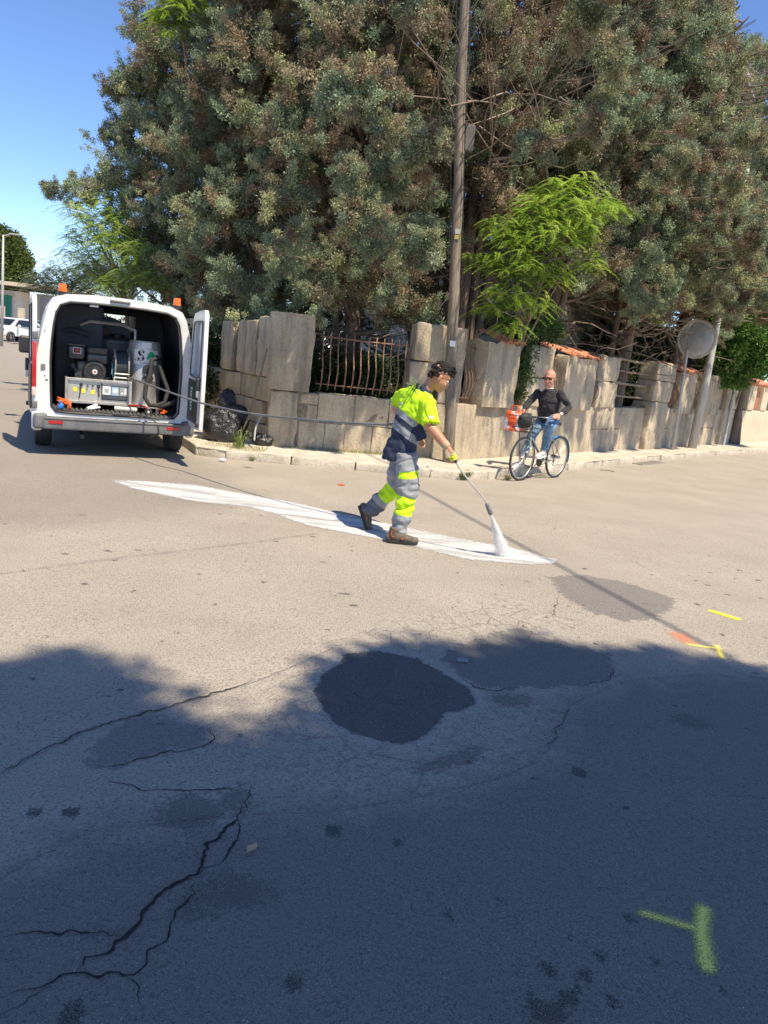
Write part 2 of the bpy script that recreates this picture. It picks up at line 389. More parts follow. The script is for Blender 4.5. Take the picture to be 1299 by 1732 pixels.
eg = t.math('MULTIPLY_ADD', t.attr('dEdge'), -60., 1., clamp=True)
b3 = t.bump(t.math('MULTIPLY', eg, nb), .8, -.03, b2); t.bump(t.math('ADD', t.math('MULTIPLY', net, -1.), lump), .6, .012, b3)
road_m = t.mat
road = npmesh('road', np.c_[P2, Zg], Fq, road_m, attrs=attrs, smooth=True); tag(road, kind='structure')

# cracks: jagged ribbons
cm = M('crack_dark', (.012, .011, .011), .95, col2=(.03, .027, .025), sc=60)
def gz(x, y):
    return noise.noise(V3((x*1.3, y*1.3, 0)))*.006+noise.noise(V3((x*9, y*9, 3)))*.0012-.0035
def ribbons(lines, name):
    mb = MB()
    for pts, w in lines:
        q = [G(*p) for p in pts]; out = []
        for a, b in zip(q[:-1], q[1:]):
            k = max(2, int((b-a).length/.012)); out += [a.lerp(b, i/k) for i in range(k)]
        out.append(q[-1]); n = len(out); L = []; Rr = []
        for i, c in enumerate(out):
            tg = (out[min(i+1, n-1)]-out[max(i-1, 0)]).normalized(); nn = V3((-tg.y, tg.x, 0))
            c = c+nn*(nz(c, 14)*.022+nz(c, 45)*.012)
            ww = w*(.35+1.3*abs(nz(c, 9, 5))+.8*abs(nz(c, 50, 2)))*min(1, (i+1)/12, (n-i)/12)
            za = gz(c.x, c.y)+.0035
            a_, b_ = c+nn*ww, c-nn*ww; a_.z = b_.z = za; L.append(a_); Rr.append(b_)
        b0 = len(L); mb.add(L+Rr, [(i, i+1, b0+i+1, b0+i) for i in range(n-1)])
    o = mb.build(name, cm, fix=False); return tag(o, kind='structure')
ribbons([([(415, 1365), (400, 1385), (372, 1412), (355, 1430), (340, 1455), (330, 1482), (300, 1492), (270, 1512), (250, 1545), (225, 1565), (205, 1588), (180, 1608), (150, 1622), (133, 1648)], .0085),
         ([(330, 1482), (365, 1462), (392, 1440), (404, 1420), (405, 1390), (412, 1372)], .004),
         ([(0, 1583), (60, 1580), (120, 1578), (180, 1575), (205, 1582)], .0055),
         ([(330, 1482), (322, 1510), (305, 1535), (290, 1565), (275, 1595), (240, 1635), (215, 1650), (190, 1647), (133, 1650), (90, 1660), (40, 1672), (0, 1690)], .004),
         ([(235, 1560), (260, 1550), (290, 1553)], .003), ([(0, 1718), (50, 1690), (90, 1665)], .004), ([(215, 1650), (230, 1675), (245, 1702)], .005),
         ([(170, 1315), (240, 1335), (350, 1337), (385, 1330), (430, 1326)], .0035), ([(412, 1372), (418, 1340), (432, 1326)], .004),
         ([(0, 1310), (50, 1280), (145, 1235), (225, 1210), (350, 1175), (430, 1150)], .004), ([(350, 1225), (362, 1245), (345, 1265), (285, 1272), (190, 1298), (150, 1300)], .004),
         ([(960, 1190), (958, 1215), (935, 1245), (925, 1270)], .003), ([(775, 1142), (800, 1162), (835, 1168), (880, 1163)], .0035), ([(975, 1160), (1030, 1150), (1042, 1128)], .003),
         ([(945, 1008), (935, 1040), (1000, 1055)], .0025), ([(1050, 945), (1075, 950), (1095, 962)], .003)], 'road_crack')

# painted marks: sheets with ragged, worn edges
def mark(name, fn, bbox, mat, kind='structure', step=.015, z=.004):
    x0, x1, y0, y1 = bbox; ax = np.arange(x0, x1, step); ay = np.arange(y0, y1, step); XX, YY = np.meshgrid(ax, ay); PP = np.stack([XX.ravel(), YY.ravel()], 1)
    d = fn(PP); h, w = XX.shape; J = np.arange(h*w).reshape(h, w)
    F = np.stack([J[:-1, :-1], J[:-1, 1:], J[1:, 1:], J[1:, :-1]], -1).reshape(-1, 4); F = F[(d[F].min(1) < .06)]
    used, inv = np.unique(F, return_inverse=True); F = inv.reshape(-1, 4)
    zz = np.array([gz(x, y) for x, y in PP[used]])+z
    o = npmesh(name, np.c_[PP[used], zz], F, mat, attrs={'sd': d[used]}, smooth=True); return tag(o, kind=kind)
def paint_mat(name, col, w, amp, scale, cov=1., streak=None):
    t = NT(name); t.set('Base Color', tuple(col)+(1,)); t.set('Roughness', .7)
    nn = t.noise(scale, 5, .75); s = t.math('ADD', t.attr('sd'), t.math('MULTIPLY', t.math('SUBTRACT', nn, .5), amp*2))
    a = t.math('MULTIPLY_ADD', s, -1/(2*w), .5, clamp=True)
    if streak:
        kk = t.noise(1, 5, .7, t.n('Mapping', {'Vector': t.pos(), 'Rotation': (0, 0, math.radians(17)), 'Scale': (1.3, 7, 1)}).outputs[0]); t.set('Base Color', t.mix(t.ramp(kk, [(.35, 0), (.55, 1)]), (.40, .39, .37), col))
        k = t.noise(1, 4, .6, t.n('Mapping', {'Vector': t.pos(), 'Rotation': (0, 0, math.radians(17)), 'Scale': (.9, 10, 1)}).outputs[0])
        a = t.math('MULTIPLY', a, t.ramp(k, [(.36, .6), (.5, 1)]))
        g = t.noise(160, 2, .6); a = t.math('MULTIPLY', a, t.ramp(g, [(.36, .6), (.48, 1)]))
    t.set('Alpha', t.math('MULTIPLY', a, cov)); t.bump(t.noise(110, 3, .6), .4, .004); return t.mat
linep = GP([(187, 812), (240, 813), (330, 820), (410, 835), (500, 850), (590, 873), (700, 895), (800, 915), (870, 928), (942, 947), (938, 953), (900, 955), (850, 952), (790, 945), (690, 922), (600, 903), (520, 888), (462, 868), (440, 862), (420, 857), (340, 850), (300, 842), (225, 826)])
mark('white_road_line', lambda P: sdf(P, linep), (-3.3, 2.0, 6.3, 8.4), paint_mat('white_line_paint', (.64, .64, .63), .012, .12, 24, .98, True))
ym = paint_mat('yellow_spray_shade', (1., .84, .17), .014, .06, 170, 1.)  # shade copy of the yellow, colour warmed to offset the blue shade
ym2 = paint_mat('yellow_spray_sunlit', (.85, .9, .03), .015, .06, 150, .85)  # copy of the yellow coloured for the sunlit mark, thinner cover
om = paint_mat('orange_spray', (.85, .25, .08), .05, .06, 60, .5)
def stroke(pts, w): 
    g = GP(pts); return lambda P: dline(P, g)-w
def mk2(name, sts, mat):
    allp = [tuple(G(*p)[:2]) for s, w in sts for p in s]; xs = [a[0] for a in allp]; ys = [a[1] for a in allp]; fs = [stroke(s, w) for s, w in sts]
    mark(name, lambda P: np.min([f(P) for f in fs], 0), (min(xs)-.15, max(xs)+.15, min(ys)-.15, max(ys)+.15), mat, step=.01)
mk2('spray_mark', [([(1090, 1546), (1130, 1556), (1180, 1572)], .010), ([(1190, 1538), (1186, 1575), (1192, 1610), (1196, 1636)], .019)], ym)
mk2('spray_mark', [([(1205, 1034), (1225, 1040), (1245, 1046)], .03)], ym2)
mk2('spray_mark', [([(1165, 1090), (1190, 1094), (1215, 1096)], .012), ([(1212, 1092), (1222, 1112)], .014)], ym)
mk2('spray_mark', [([(1150, 1075), (1162, 1084)], .05)], om)

# pavement with kerb
kerb = [(-8.6, 20.0), (-5.2, 14.6), (-3.3, 11.6), (-2.72, 10.5), (-2.3, 10.42), (-.48, 10.68), (.6, 10.74), (1.05, 10.85), (1.5, 11.2), (2.1, 12.0), (3.19, 13.41), (5.6, 16.4), (8.61, 20.08), (11.57, 23.3), (17, 30.5), (26, 43)]
inner = [(26, 46), (13.5, 29.5), (10, 23.6), (1.3, 12.7), (-1.8, 11.9), (-5.5, 17.0), (-8.3, 21.5)]
def clean_noise(c): return nz(c, 3)*.02
stone_cols = [(.50, .43, .33), (.60, .53, .42)]
def stone_mat(name, c1, c2, dark=(.16, .13, .10), stain=.55, sc=2.0, bs=.6, grime=True):
    t = NT(name); n = t.noise(sc, 6, .65); n5 = t.noise(28, 5, .7)
    b = t.ramp(n, [(.3, c1), (.7, c2)])
    b = t.mix(t.ramp(n5, [(.36, .45), (.5, 0)]), b, (c1[0]*.55, c1[1]*.52, c1[2]*.48))
    if grime:
        s = t.noise(1, 5, .65, t.pos('Object', (5.0, 5.0, .7)))
        b = t.mix(t.math('MULTIPLY', t.ramp(s, [(.48, 0), (.72, 1)]), stain), b, dark)
        s2 = t.noise(1.6, 5, .6)
        b = t.mix(t.math('MULTIPLY', t.ramp(s2, [(.5, 0), (.72, 1)]), stain*.7), b, (.19, .18, .16))
    t.set('Base Color', b); t.set('Roughness', .92); t.set('Specular IOR Level', .2)
    q = t.bump(n5, bs, .02); t.bump(t.noise(120, 3, .7), .4, .006, q); return t.mat
m_pave = stone_mat('pavement_concrete', (.52, .46, .37), (.66, .6, .5), stain=.3, sc=3)
m_kerb = stone_mat('kerb_stone', (.50, .44, .35), (.64, .57, .46), stain=.35, sc=4)
mb = MB(); pl = [V3((x, y, .118)) for x, y in kerb+inner]
mb.add(pl, [tuple(range(len(pl)))]); o = mb.build('pavement', m_pave, fix=False)
me = o.data; b = bmesh.new(); b.from_mesh(me); bmesh.ops.triangulate(b, faces=b.faces); b.to_mesh(me); b.free()
if me.polygons[0].normal.z < 0: me.flip_normals()
tag(o, kind='structure')
def rough_block(mb, org, d, nrm, s0, s1, n0, n1, z0, z1, r=.03, amp=.012, step=.07, m=0, lean=0, seed=0, taper=0):
    org = V3((org[0], org[1], 0)); d = V3((d[0], d[1], 0)); nrm = V3((nrm[0], nrm[1], 0)); up = V3((lean, 0, 1))
    c = V3(((s0+s1)/2, (n0+n1)/2, (z0+z1)/2)); h = V3(((s1-s0)/2, (n1-n0)/2, (z1-z0)/2)); r = min(r, min(h)*.9)
    for ax in range(3):
        o = [i for i in range(3) if i != ax]; ka = [max(2, min(24, int(2*h[i]/step))) for i in o]
        def par(hh, k): 
            xs = [-hh, -hh+r*.35, -hh+r]+[-hh+r+(2*hh-2*r)*i/k for i in range(1, k)]+[hh-r, hh-r*.35, hh]; return xs
        A = par(h[o[0]], ka[0]); B = par(h[o[1]], ka[1])
        for sg in (-1, 1):
            vs = []
            for a in A:
                for b_ in B:
                    p = V3((0, 0, 0)); p[ax] = sg*h[ax]; p[o[0]] = a; p[o[1]] = b_
                    q = V3([max(-(h[i]-r), min(h[i]-r, p[i])) for i in range(3)]); dd = p-q
                    if dd.length > 1e-9: p = q+dd.normalized()*r
                    w = c+p; ws = w+V3((seed*3.7, seed*1.3, 0))
                    e = p.normalized()
                    p = p+dd.normalized()*((nz(ws, 4)*.7+nz(ws, 13)*.5)*amp*1.6) if dd.length > 1e-9 else p
                    tp = 1-taper*(p.z+h.z)/(2*h.z)
                    q = c+V3((p.x*tp, p.y, p.z))
                    vs.append(org+d*(q.x+lean*(q.z-z0))+nrm*q.y+V3((0, 0, q.z)))
            k = len(B); fs = [(i*k+j, i*k+j+1, (i+1)*k+j+1, (i+1)*k+j) for i in range(len(A)-1) for j in range(k-1)]
            mb.add(vs, fs, m)
ks = MB(); rk = random.Random(5)
for (a, b_) in zip(kerb[:-1], kerb[1:]):
    a, b_ = V3((*a, 0)), V3((*b_, 0)); L = (b_-a).length; k = max(1, round(L/(.85 if a.y < 25 else 3))); d = (b_-a)/L; nn = V3((-d.y, d.x, 0))
    for i in range(k):
        rough_block(ks, a+d*(L*i/k), d, nn, .004, L/k-.006, -.0+rk.uniform(-.012, .012), .3, -.05, .128+rk.uniform(-.008, .006), r=.025, amp=.014, step=.12 if a.y < 18 else .5, seed=rk.random()*9)
o = ks.build('kerb', m_kerb, smooth=True); tag(o, kind='structure')
# paving joints
pj = MB(); mj = M('joint_dirt', (.14, .12, .09), .95)
for i in range(26):
    s = 1.2+i*.62; q = V3((1.02, 12.12, 0))+V3((.634, .7735, 0))*s; n_ = V3((.7735, -.634, 0)); wd = .9
    a = q+n_*.02; b_ = q+n_*wd; dd = V3((.634, .7735, 0))*.006
    pj.add([a-dd+V3((0, 0, .1215)), a+dd+V3((0, 0, .1215)), b_+dd+V3((0, 0, .1215)), b_-dd+V3((0, 0, .1215))], [(0, 1, 2, 3)])
tag(pj.build('pavement_joint', mj), kind='structure')
# planted soil behind the walls
so = MB(); sp = [(-1.6, 11.9), (1.0, 12.6), (13.4, 28.3), (24, 60), (-20, 60), (-5.6, 17.6)]
so.add([V3((x, y, .06)) for x, y in sp], [tuple(range(len(sp)))]); tag(so.build('garden_soil', M('soil', (.07, .05, .035), .95, col2=(.12, .09, .06), sc=3)), kind='structure')
# ================================================================== WALLS
m_lime = stone_mat('limestone', (.44, .36, .245), (.61, .515, .37), stain=.65, bs=.8)
m_plas = stone_mat('old_plaster', (.43, .355, .25), (.59, .495, .365), dark=(.17, .145, .11), stain=.75, sc=1.4, bs=.5)
m_pgrey = stone_mat('grey_plaster', (.38, .32, .225), (.52, .43, .30), dark=(.13, .11, .09), stain=.85, sc=1.8, bs=.5)
m_far = stone_mat('pale_wall', (.56, .47, .33), (.68, .59, .44), stain=.2, sc=2, bs=.4)
m_core = M('mortar', (.16, .13, .095), .95, col2=(.3, .25, .19), sc=12)
m_rust = M('rusty_iron', (.16, .075, .045), .85, col2=(.34, .2, .14), sc=18, bump=(80, .5, .004))
m_rust2 = M('pale_iron', (.36, .3, .2), .8, col2=(.22, .15, .1), sc=18, bump=(80, .5, .004))
m_tile = M('terracotta', (.50, .17, .085), .85, col2=(.66, .30, .17), sc=9, bump=(40, .5))
class Seg:
    def __init__(s, a, d, n): s.a = V3((a[0], a[1], 0)); s.d = V3((d[0], d[1], 0)).normalized(); s.n = V3((n[0], n[1], 0)).normalized()
    def p(s, u, n, z): return s.a+s.d*u+s.n*n+V3((0, 0, z))
SA = Seg((-1.89, 11.46), (.968, .25), (.25, -.968)); SB = Seg((1.02, 12.12), (.634, .7735), (.7735, -.634)); SL = Seg((-1.89, 11.46), (-.574, .819), (-.819, -.574))
def rb(mb, S, *a, **k): rough_block(mb, S.a, S.d, S.n, *a, **k)
def part_block(name, S, dims, par, mat, **k):
    q = MB(); rb(q, S, *dims, **k); return q.build(name, mat, par, smooth=55, world=True)
def railing(S, s0, s1, z0, z1, n, par, mat, belly=.16, base=-.12, name='railing', r=.0105):
    q = MB(); rr = random.Random(int(s0*100))
    for z in (z0+.06, z1-.06):
        q.tube([S.p(s0, base, z), S.p((s0+s1)/2, base+.005, z-.01), S.p(s1, base, z)], .011, 6)
    for i in range(n):
        s = s0+(s1-s0)*(i+.5)/n; j = rr.uniform(-.012, .012); pts = []
        for k in range(11):
            t_ = k/10; z = z0-.02+(z1+.03-z0)*t_
            pts.append(S.p(s+j*(1-t_)+rr.uniform(-.003, .003), base+belly*math.exp(-((t_-.33)/.27)**2), z))
        q.tube(pts, r, 6)
    return q.build(name, mat, par, smooth=True, world=True)
# --- front wall (faces the photographer)
W1 = thing('garden_wall', 'low wall of worn limestone blocks with rusty railing, directly behind the worker', 'wall', SA.p(0, 0, .12))
q = MB()
rr = random.Random(21)
row_lo = [.45, .86, 1.18, 1.62, 2.08, 2.62, 3.0]; row_hi = [.72, 1.3, 1.86, 2.2, 2.62, 3.0]
for a, b_ in zip(row_lo[:-1], row_lo[1:]): rb(q, SA, a+.004, b_-.004, -.3, rr.uniform(-.012, .012), .08, .532, r=.014, amp=.014, seed=rr.random()*9)
for a, b_ in zip(row_hi[:-1], row_hi[1:]): rb(q, SA, a+.004, b_-.004, -.3, rr.uniform(-.015, .01), .54, rr.uniform(.985, 1.0), r=.016, amp=.016, seed=rr.random()*9)
rb(q, SA, .44, .72, -.3, .005, .8, .965, r=.03, amp=.015, seed=3); rb(q, SA, .43, .56, -.3, -.03, .54, .79, r=.03, amp=.015, seed=5); rb(q, SA, .565, .72, -.3, .0, .545, .79, r=.02, amp=.015, seed=6)
q.build('stone_blocks', m_lime, W1, smooth=55, world=True)
q = MB(); a_, b_ = SA.p(.3, -.05, .05), SA.p(3.0, -.05, .05)
q.add([SA.p(s, n, z) for s in (.2, 3.0) for n in (-.27, -.02) for z in (.05, .97)], [(0, 1, 3, 2), (4, 6, 7, 5), (0, 4, 5, 1), (2, 3, 7, 6), (0, 2, 6, 4), (1, 5, 7, 3)]); q.build('mortar', m_core, W1, world=True)
part_block('pier', SA, (-.02, .42, -.4, .02, .08, .965), W1, m_lime, r=.03, amp=.02, seed=1)
# corner pillar, upper block: rounded to the left
q = MB(); prof = [(.57, .05), (.3, .07), (.1, .065), (-.01, .03), (-.06, -.04), (-.07, -.2), (-.07, -.42), (.57, -.42)]
def slab(q, S, prof, z0, z1, amp=.012, m=0, top=0):
    pts = []
    for (a, b_) in zip(prof, prof[1:]+prof[:1]):
        L = math.hypot(b_[0]-a[0], b_[1]-a[1]); k = max(1, int(L/.07))
        pts += [(a[0]+(b_[0]-a[0])*i/k, a[1]+(b_[1]-a[1])*i/k) for i in range(k)]
    nz_ = max(3, int((z1-z0)/.07)); n = len(pts); vs = []
    cx = sum(p_[0] for p_ in pts)/n; cy = sum(p_[1] for p_ in pts)/n
    for j in range(nz_+1):
        zz = z0+(z1-z0)*j/nz_; sh = .985 if j in (0, nz_) else 1
        for (u, w) in pts:
            u2, w2 = cx+(u-cx)*sh, cy+(w-cy)*sh; e = nz((u*1.0+S.a.x, w, zz), 5)*amp+nz((u, w, zz), 16)*amp*.5
            vs.append(S.p(u2+e, w2+e, zz+(top*nz((u, w, 0), 6) if j == nz_ else 0)))
    fs = [(j*n+i, j*n+(i+1) % n, (j+1)*n+(i+1) % n, (j+1)*n+i) for j in range(nz_) for i in range(n)]+[tuple(range(n))[::-1], tuple(nz_*n+i for i in range(n))]
    q.add(vs, fs, m)
slab(q, SA, prof, .98, 2.12, .02); q.build('pillar', m_pgrey, W1, smooth=50, world=True)
q = MB()
rb(q, SA, 2.16, 2.62, -.38, .03, 1.63, 2.2, r=.03, amp=.02, seed=2); rb(q, SA, 2.12, 2.62, -.38, .02, 1.24, 1.62, r=.03, amp=.022, seed=4); rb(q, SA, 2.1, 2.5, -.36, 0, 1.0, 1.23, r=.025, amp=.02, seed=8)
q.build('pillar', m_lime, W1, smooth=50, world=True)
part_block('pillar', SA, (2.63, 3.0, -.38, .0, 1.0, 2.2), W1, m_plas, r=.025, amp=.02, seed=7)
railing(SA, .68, 2.12, 1.06, 1.9, 12, W1, m_rust, base=-.14)
# --- side wall going back along the van's street
W2 = thing('garden_wall', 'shaded grey boundary wall of tall slabs running back from the corner beside the open van door', 'wall', SL.p(0, 0, .1))
q = MB()
s = .05
for k in range(14):
    for z0, z1 in ((.05, .4), (.41, .76), (.77, 1.13)):
        o_ = .25*((z0 > .4) and (z0 < .7)); rb(q, SL, s+o_+.004, s+o_+.56, -.3, rr.uniform(-.01, .01), z0, z1, r=.02, amp=.014, step=.12, seed=rr.random()*9)
    s += .57
q.build('stone_blocks', m_pgrey, W2, smooth=55, world=True)
for s0, s1, zt, nn in ((.16, .58, 2.04, .02), (.6, .98, 1.98, .05), (1.0, 1.38, 1.97, .02), (1.5, 1.98, 1.95, .06)): part_block('slab', SL, (s0, s1, -.3, nn, 1.14, zt), W2, m_pgrey, r=.03, amp=.02, seed=s0*7)
for s0 in (3.4, 5.6, 7.6): part_block('slab', SL, (s0, s0+.45, -.3, .04, 1.14, 1.95), W2, m_pgrey, r=.03, amp=.02, seed=s0)
# --- street wall running away to the right
W3 = thing('garden_wall', 'long crumbling plastered wall with tile capped panels behind the cyclist', 'wall', SB.p(0, 0, .1))
q = MB(); s = -.05; k = 0
while s < 14:
    L = rr.uniform(.9, 1.5); e = min(s+L, 14.0)
    if k % 3 == 1: rb(q, SB, s, e-.006, -.3, rr.uniform(-.008, .008), .08, .6, r=.012, amp=.014, step=.1, seed=rr.random()*9); rb(q, SB, s, e-.006, -.3, rr.uniform(-.01, .01), .606, 1.02+.012*s, r=.012, amp=.014, step=.1, seed=rr.random()*9)
    else: rb(q, SB, s, e-.003, -.3, 0, .08, 1.02+.01*s, r=.012, amp=.014, step=.09, seed=rr.random()*9)
    s = e; k += 1
q.build('plaster_base', m_plas, W3, smooth=55, world=True)
def panel(s0, s1, zt, par=W3, tiles=None, mat=m_plas, S=SB, nout=.1, z0=1.0, lean=0):
    q = MB(); slab(q, S, [(s0, -.3), (s0+.01, nout), (s1-.02, nout), (s1, -.3)], z0, zt, .015, top=.08); q.build('panel', mat, par, smooth=50, world=True)
    if tiles:
        q = MB(); a, b_ = tiles; n = max(2, int((b_-a)/.155)); rq = random.Random(int(s0*10))
        for i in range(n):
            for row in range(2):
                if rq.random() < .14: continue
                u = a+(b_-a)*(i+.5)/n+rq.uniform(-.015, .015); w0 = nout+.1-row*.28+rq.uniform(-.02, .02); zb = zt+.0+row*.075+rq.uniform(-.008, .012)
                arc = [(u+.078*math.cos(t_), .05*math.sin(t_)) for t_ in [math.pi*j/6 for j in range(7)]]; arc2 = [(u+.064*math.cos(t_), .036*math.sin(t_)) for t_ in [math.pi*j/6 for j in range(6, -1, -1)]]
                pts = arc+arc2; N = len(pts); L_ = .33; tl = rq.uniform(-.03, .03)
                vs = [S.p(x+tl*0, w0, zb+z) for x, z in pts]+[S.p(x+tl, w0-L_, zb+.085+z) for x, z in pts]
                fs = [(j, (j+1) % N, (j+1) % N+N, j+N) for j in range(N)]+[(j, j+1, N-2-j, N-1-j) for j in range(6)]+[(N+j, N+N-1-j, N+N-2-j, N+j+1) for j in range(6)]
                q.add(vs, fs)
        q.build('roof_tiles', m_tile, par, smooth=30, world=True)
railing(SB, .06, .44, 1.06, 1.98, 4, W3, m_rust, belly=.12, r=.008)
panel(.46, 1.5, 2.06, tiles=(.86, 1.46))
railing(SB, 1.52, 1.98, 1.06, 1.98, 4, W3, m_rust, belly=.13, r=.008)
q = MB(); rb(q, SB, 1.98, 2.82, -.36, .04, 1.03, 1.55, r=.025, amp=.025, seed=3); rb(q, SB, 1.95, 2.84, -.36, .03, 1.56, 2.12, r=.03, amp=.025, seed=4); q.build('pillar', m_plas, W3, smooth=50, world=True)
railing(SB, 2.84, 3.22, 1.06, 2.0, 4, W3, m_rust, belly=.13, r=.008)
panel(3.24, 4.56, 2.02, tiles=(2.98, 4.6))
railing(SB, 4.56, 4.9, 1.06, 1.98, 3, W3, m_rust2, belly=.2)
q = MB(); rb(q, SB, 4.86, 5.84, -.36, .04, 1.05, 1.6, r=.03, amp=.03, seed=13); rb(q, SB, 4.8, 5.82, -.36, .03, 1.61, 2.14, r=.035, amp=.03, seed=14); q.build('pillar', m_plas, W3, smooth=50, world=True)
q = MB()
for z in (1.32, 1.6, 1.87, 2.12): q.tube([SB.p(5.8, -.12, z+.02), SB.p(6.7, -.11, z), SB.p(7.75, -.12, z-.01)], (.022 if z in (1.32, 1.87) else .028), 6)
q.build('railing', m_rust2, W3, world=True)
q = MB(); rb(q, SB, 7.7, 8.75, -.36, .14, .1, 1.25, r=.03, amp=.03, seed=23, lean=.0); rb(q, SB, 7.75, 8.9, -.36, .12, 1.26, 1.75, r=.03, amp=.02, seed=24, lean=.06); rb(q, SB, 7.82, 9.05, -.36, .1, 1.76, 2.2, r=.035, amp=.02, seed=25, lean=.05); q.build('pillar', m_plas, W3, smooth=50, world=True)
railing(SB, 9.05, 9.6, 1.16, 2.05, 6, W3, m_rust, belly=.22)
panel(9.55, 10.75, 2.05, tiles=(9.0, 10.9))
railing(SB, 10.75, 11.2, 1.16, 2.05, 4, W3, m_rust2, belly=.22)
panel(11.15, 13.0, 2.06, mat=m_pgrey)  # shadowed stretch: its shade is put in as the darker plaster colour
railing(SB, 13.0, 13.6, 1.16, 2.0, 4, W3, m_rust, belly=.13, r=.008)
part_block('pillar', SB, (13.6, 14.02, -.36, .06, .1, 2.1), W3, m_plas, r=.025, amp=.02, seed=31)
W4 = thing('garden_wall', 'bright cream boundary wall with square piers beyond the leaning metal pole', 'wall', SB.p(14.1, 0, .1))
part_block('wall_base', SB, (14.05, 30, -.3, .02, .05, 1.17), W4, m_far, r=.03, amp=.015, step=.25, seed=2)
for s0 in (14.4, 16.0, 17.6, 19.6, 21.6, 24, 27): part_block('pillar', SB, (s0+.0, s0+.75, -.34, .05, 1.18, 2.0), W4, m_far, r=.03, amp=.012, step=.2, seed=s0)
part_block('brick_infill', SB, (16.75, 17.6, -.25, -.06, 1.18, 1.85), W4, M('red_brick', (.3, .1, .06), .9, col2=(.4, .2, .12), sc=22), seed=3)
q = MB()
for i in range(12): q.tube([SB.p(15.9+i*.2, .16, 2.02), SB.p(15.9+i*.2, -.34, 2.16)], .07, 8)
q.build('roof_tiles', m_tile, W4, smooth=True, world=True)

# house seen between the trunks
HW = thing('house', 'pale rendered house half hidden behind the acacia and the cypress trunks', 'house', (4.6, 21.5, 0), math.radians(50.7))
q = MB(); q.bb((-2.5, 0, 0), (2.6, 6, 4.6)); q.build('house_wall', M('cream_render', (.52, .49, .42), .9, col2=(.62, .59, .52), sc=2), HW)
q = MB(); q.bb((-2.8, -.25, 4.6), (2.9, 6.3, 4.78)); q.build('roof', m_far, HW)
for x in (-1.5, .9):
    q = MB(); q.bb((x-.45, -.04, 1.3), (x+.45, .02, 2.7)); w = q.build('window', m_glassd, HW)
    q = MB()
    for a, b_ in (((x-.52, -.06, 1.22), (x-.44, .0, 2.78)), ((x+.44, -.06, 1.22), (x+.52, .0, 2.78)), ((x-.44, -.06, 2.7), (x+.44, 0, 2.78)), ((x-.6, -.1, 1.14), (x+.6, 0, 1.22))): q.bb(a, b_)
    q.build('frame', m_wcard, w)

# ================================================================== POLES
m_wood = M('weathered_wood', (.13, .105, .08), .9, col2=(.29, .24, .18), sc=7, streak=(6, 6, .35), bump=(40, .5, .01))
m_galv = M('galvanised_steel', (.40, .40, .38), .6, .3, col2=(.52, .51, .47), sc=6, streak=(4, 4, .6))
UP = thing('utility_pole', 'weathered wooden utility pole standing at the wall corner behind the worker', 'utility pole', (.93, 11.80, .12))
top = V3((.05, 12.0, 10.2)); bs = V3((.93, 11.80, .0))
q = MB(); q.tube([bs.lerp(top, i/12)+V3((nz((i, 0, 0), .7)*.03, 0, 0)) for i in range(13)], [.092-.042*i/12 for i in range(13)], 14); q.build('pole', m_wood, UP, smooth=True, world=True)
q = MB(); pb = bs.lerp(top, .478); q.rbox(pb+V3((.14, .02, 0)), (.15, .12, .36), .02); q.build('junction_box', M('grey_box', (.16, .14, .12), .7, col2=(.1, .09, .08), sc=6), UP, world=True)
q = MB(); pb = bs.lerp(top, .19); q.box(pb+V3((.0, -.1, .0)), (.085, .006, .085)); q.build('number_plate', m_wcard, UP, world=True)
q = MB(); pb = bs.lerp(top, .345); q.box(pb+V3((.01, -.095, .04)), (.07, .006, .07), m=0); q.box(pb+V3((.01, -.095, -.04)), (.07, .006, .06), m=1); q.build('warning_plate', [M('grey_plate', (.4, .4, .38), .6), M('ochre_plate', (.4, .32, .08), .6)], UP, world=True)
q = MB(); q.box(top+V3((0, 0, -.3)), (1.3, .1, .1)); q.build('cross_arm', m_wood, UP, world=True)
q = MB()
for k, dx in enumerate((-.14, .1)): q.tube([bs.lerp(top, .3+i*.07)+V3((dx*.8+.01*math.sin(i*2), -.09, 0)) for i in range(11)], .006, 6)
q.build('cable_run', m_black, UP, world=True)
# overhead cable whose shadow crosses the road
k_ = 1/1.0
def lift(g, h): return V3((g.x+.40*h, g.y-.42*h, h))
A0 = lift(G(590, 765), 8.2); A1 = lift(G(2100, 1590), 7.4)
A00 = A0+(A0-A1).normalized()*7.5
q = MB(); q.tube([A00, A0, lift(G(850, 905), 7.9), lift(G(1220, 1103), 7.7), A1], [.02, .02, .02, .022, .028], 8)
tag(q.build('overhead_cable', m_black, smooth=True), 'black overhead cable strung high over the junction, casting the thin diagonal shadow', 'cable')
MR = thing('traffic_mirror', 'round convex traffic mirror on a thin grey post at the kerb', 'traffic mirror', (7.0, 18.8, .12))
q = MB(); q.tube([(7.0, 18.8, 0), (6.95, 18.8, 1.2), (6.9, 18.8, 2.5), (6.9, 18.86, 2.9)], .035, 10); q.build('post', m_galv, MR, smooth=True, world=True)
mc = V3((7.04, 18.72, 2.83)); ax = V3((-.62, -.78, -.03)).normalized()
q = MB(); q.lathe([(.0, -.1), (.36, -.08), (.445, -.03), (.46, .0), (.455, .02), (.43, .02)], mc, ax, 36); q.build('mirror_shell', M('mirror_back', (.55, .54, .5), .5, col2=(.4, .38, .33), sc=6), MR, smooth=40, world=True)
q = MB(); q.lathe([(.43, .005), (.36, .03), (.25, .058), (.12, .075), (0.0, .08)], mc, ax, 36)
t = NT('dusty_mirror'); t.set('Base Color', t.ramp(t.noise(4, 5, .7), [(.35, (.34, .37, .42)), (.7, (.55, .57, .6))])); t.set('Metallic', .35); t.set('Roughness', .42); q.build('mirror_face', t.mat, MR, smooth=True, world=True)
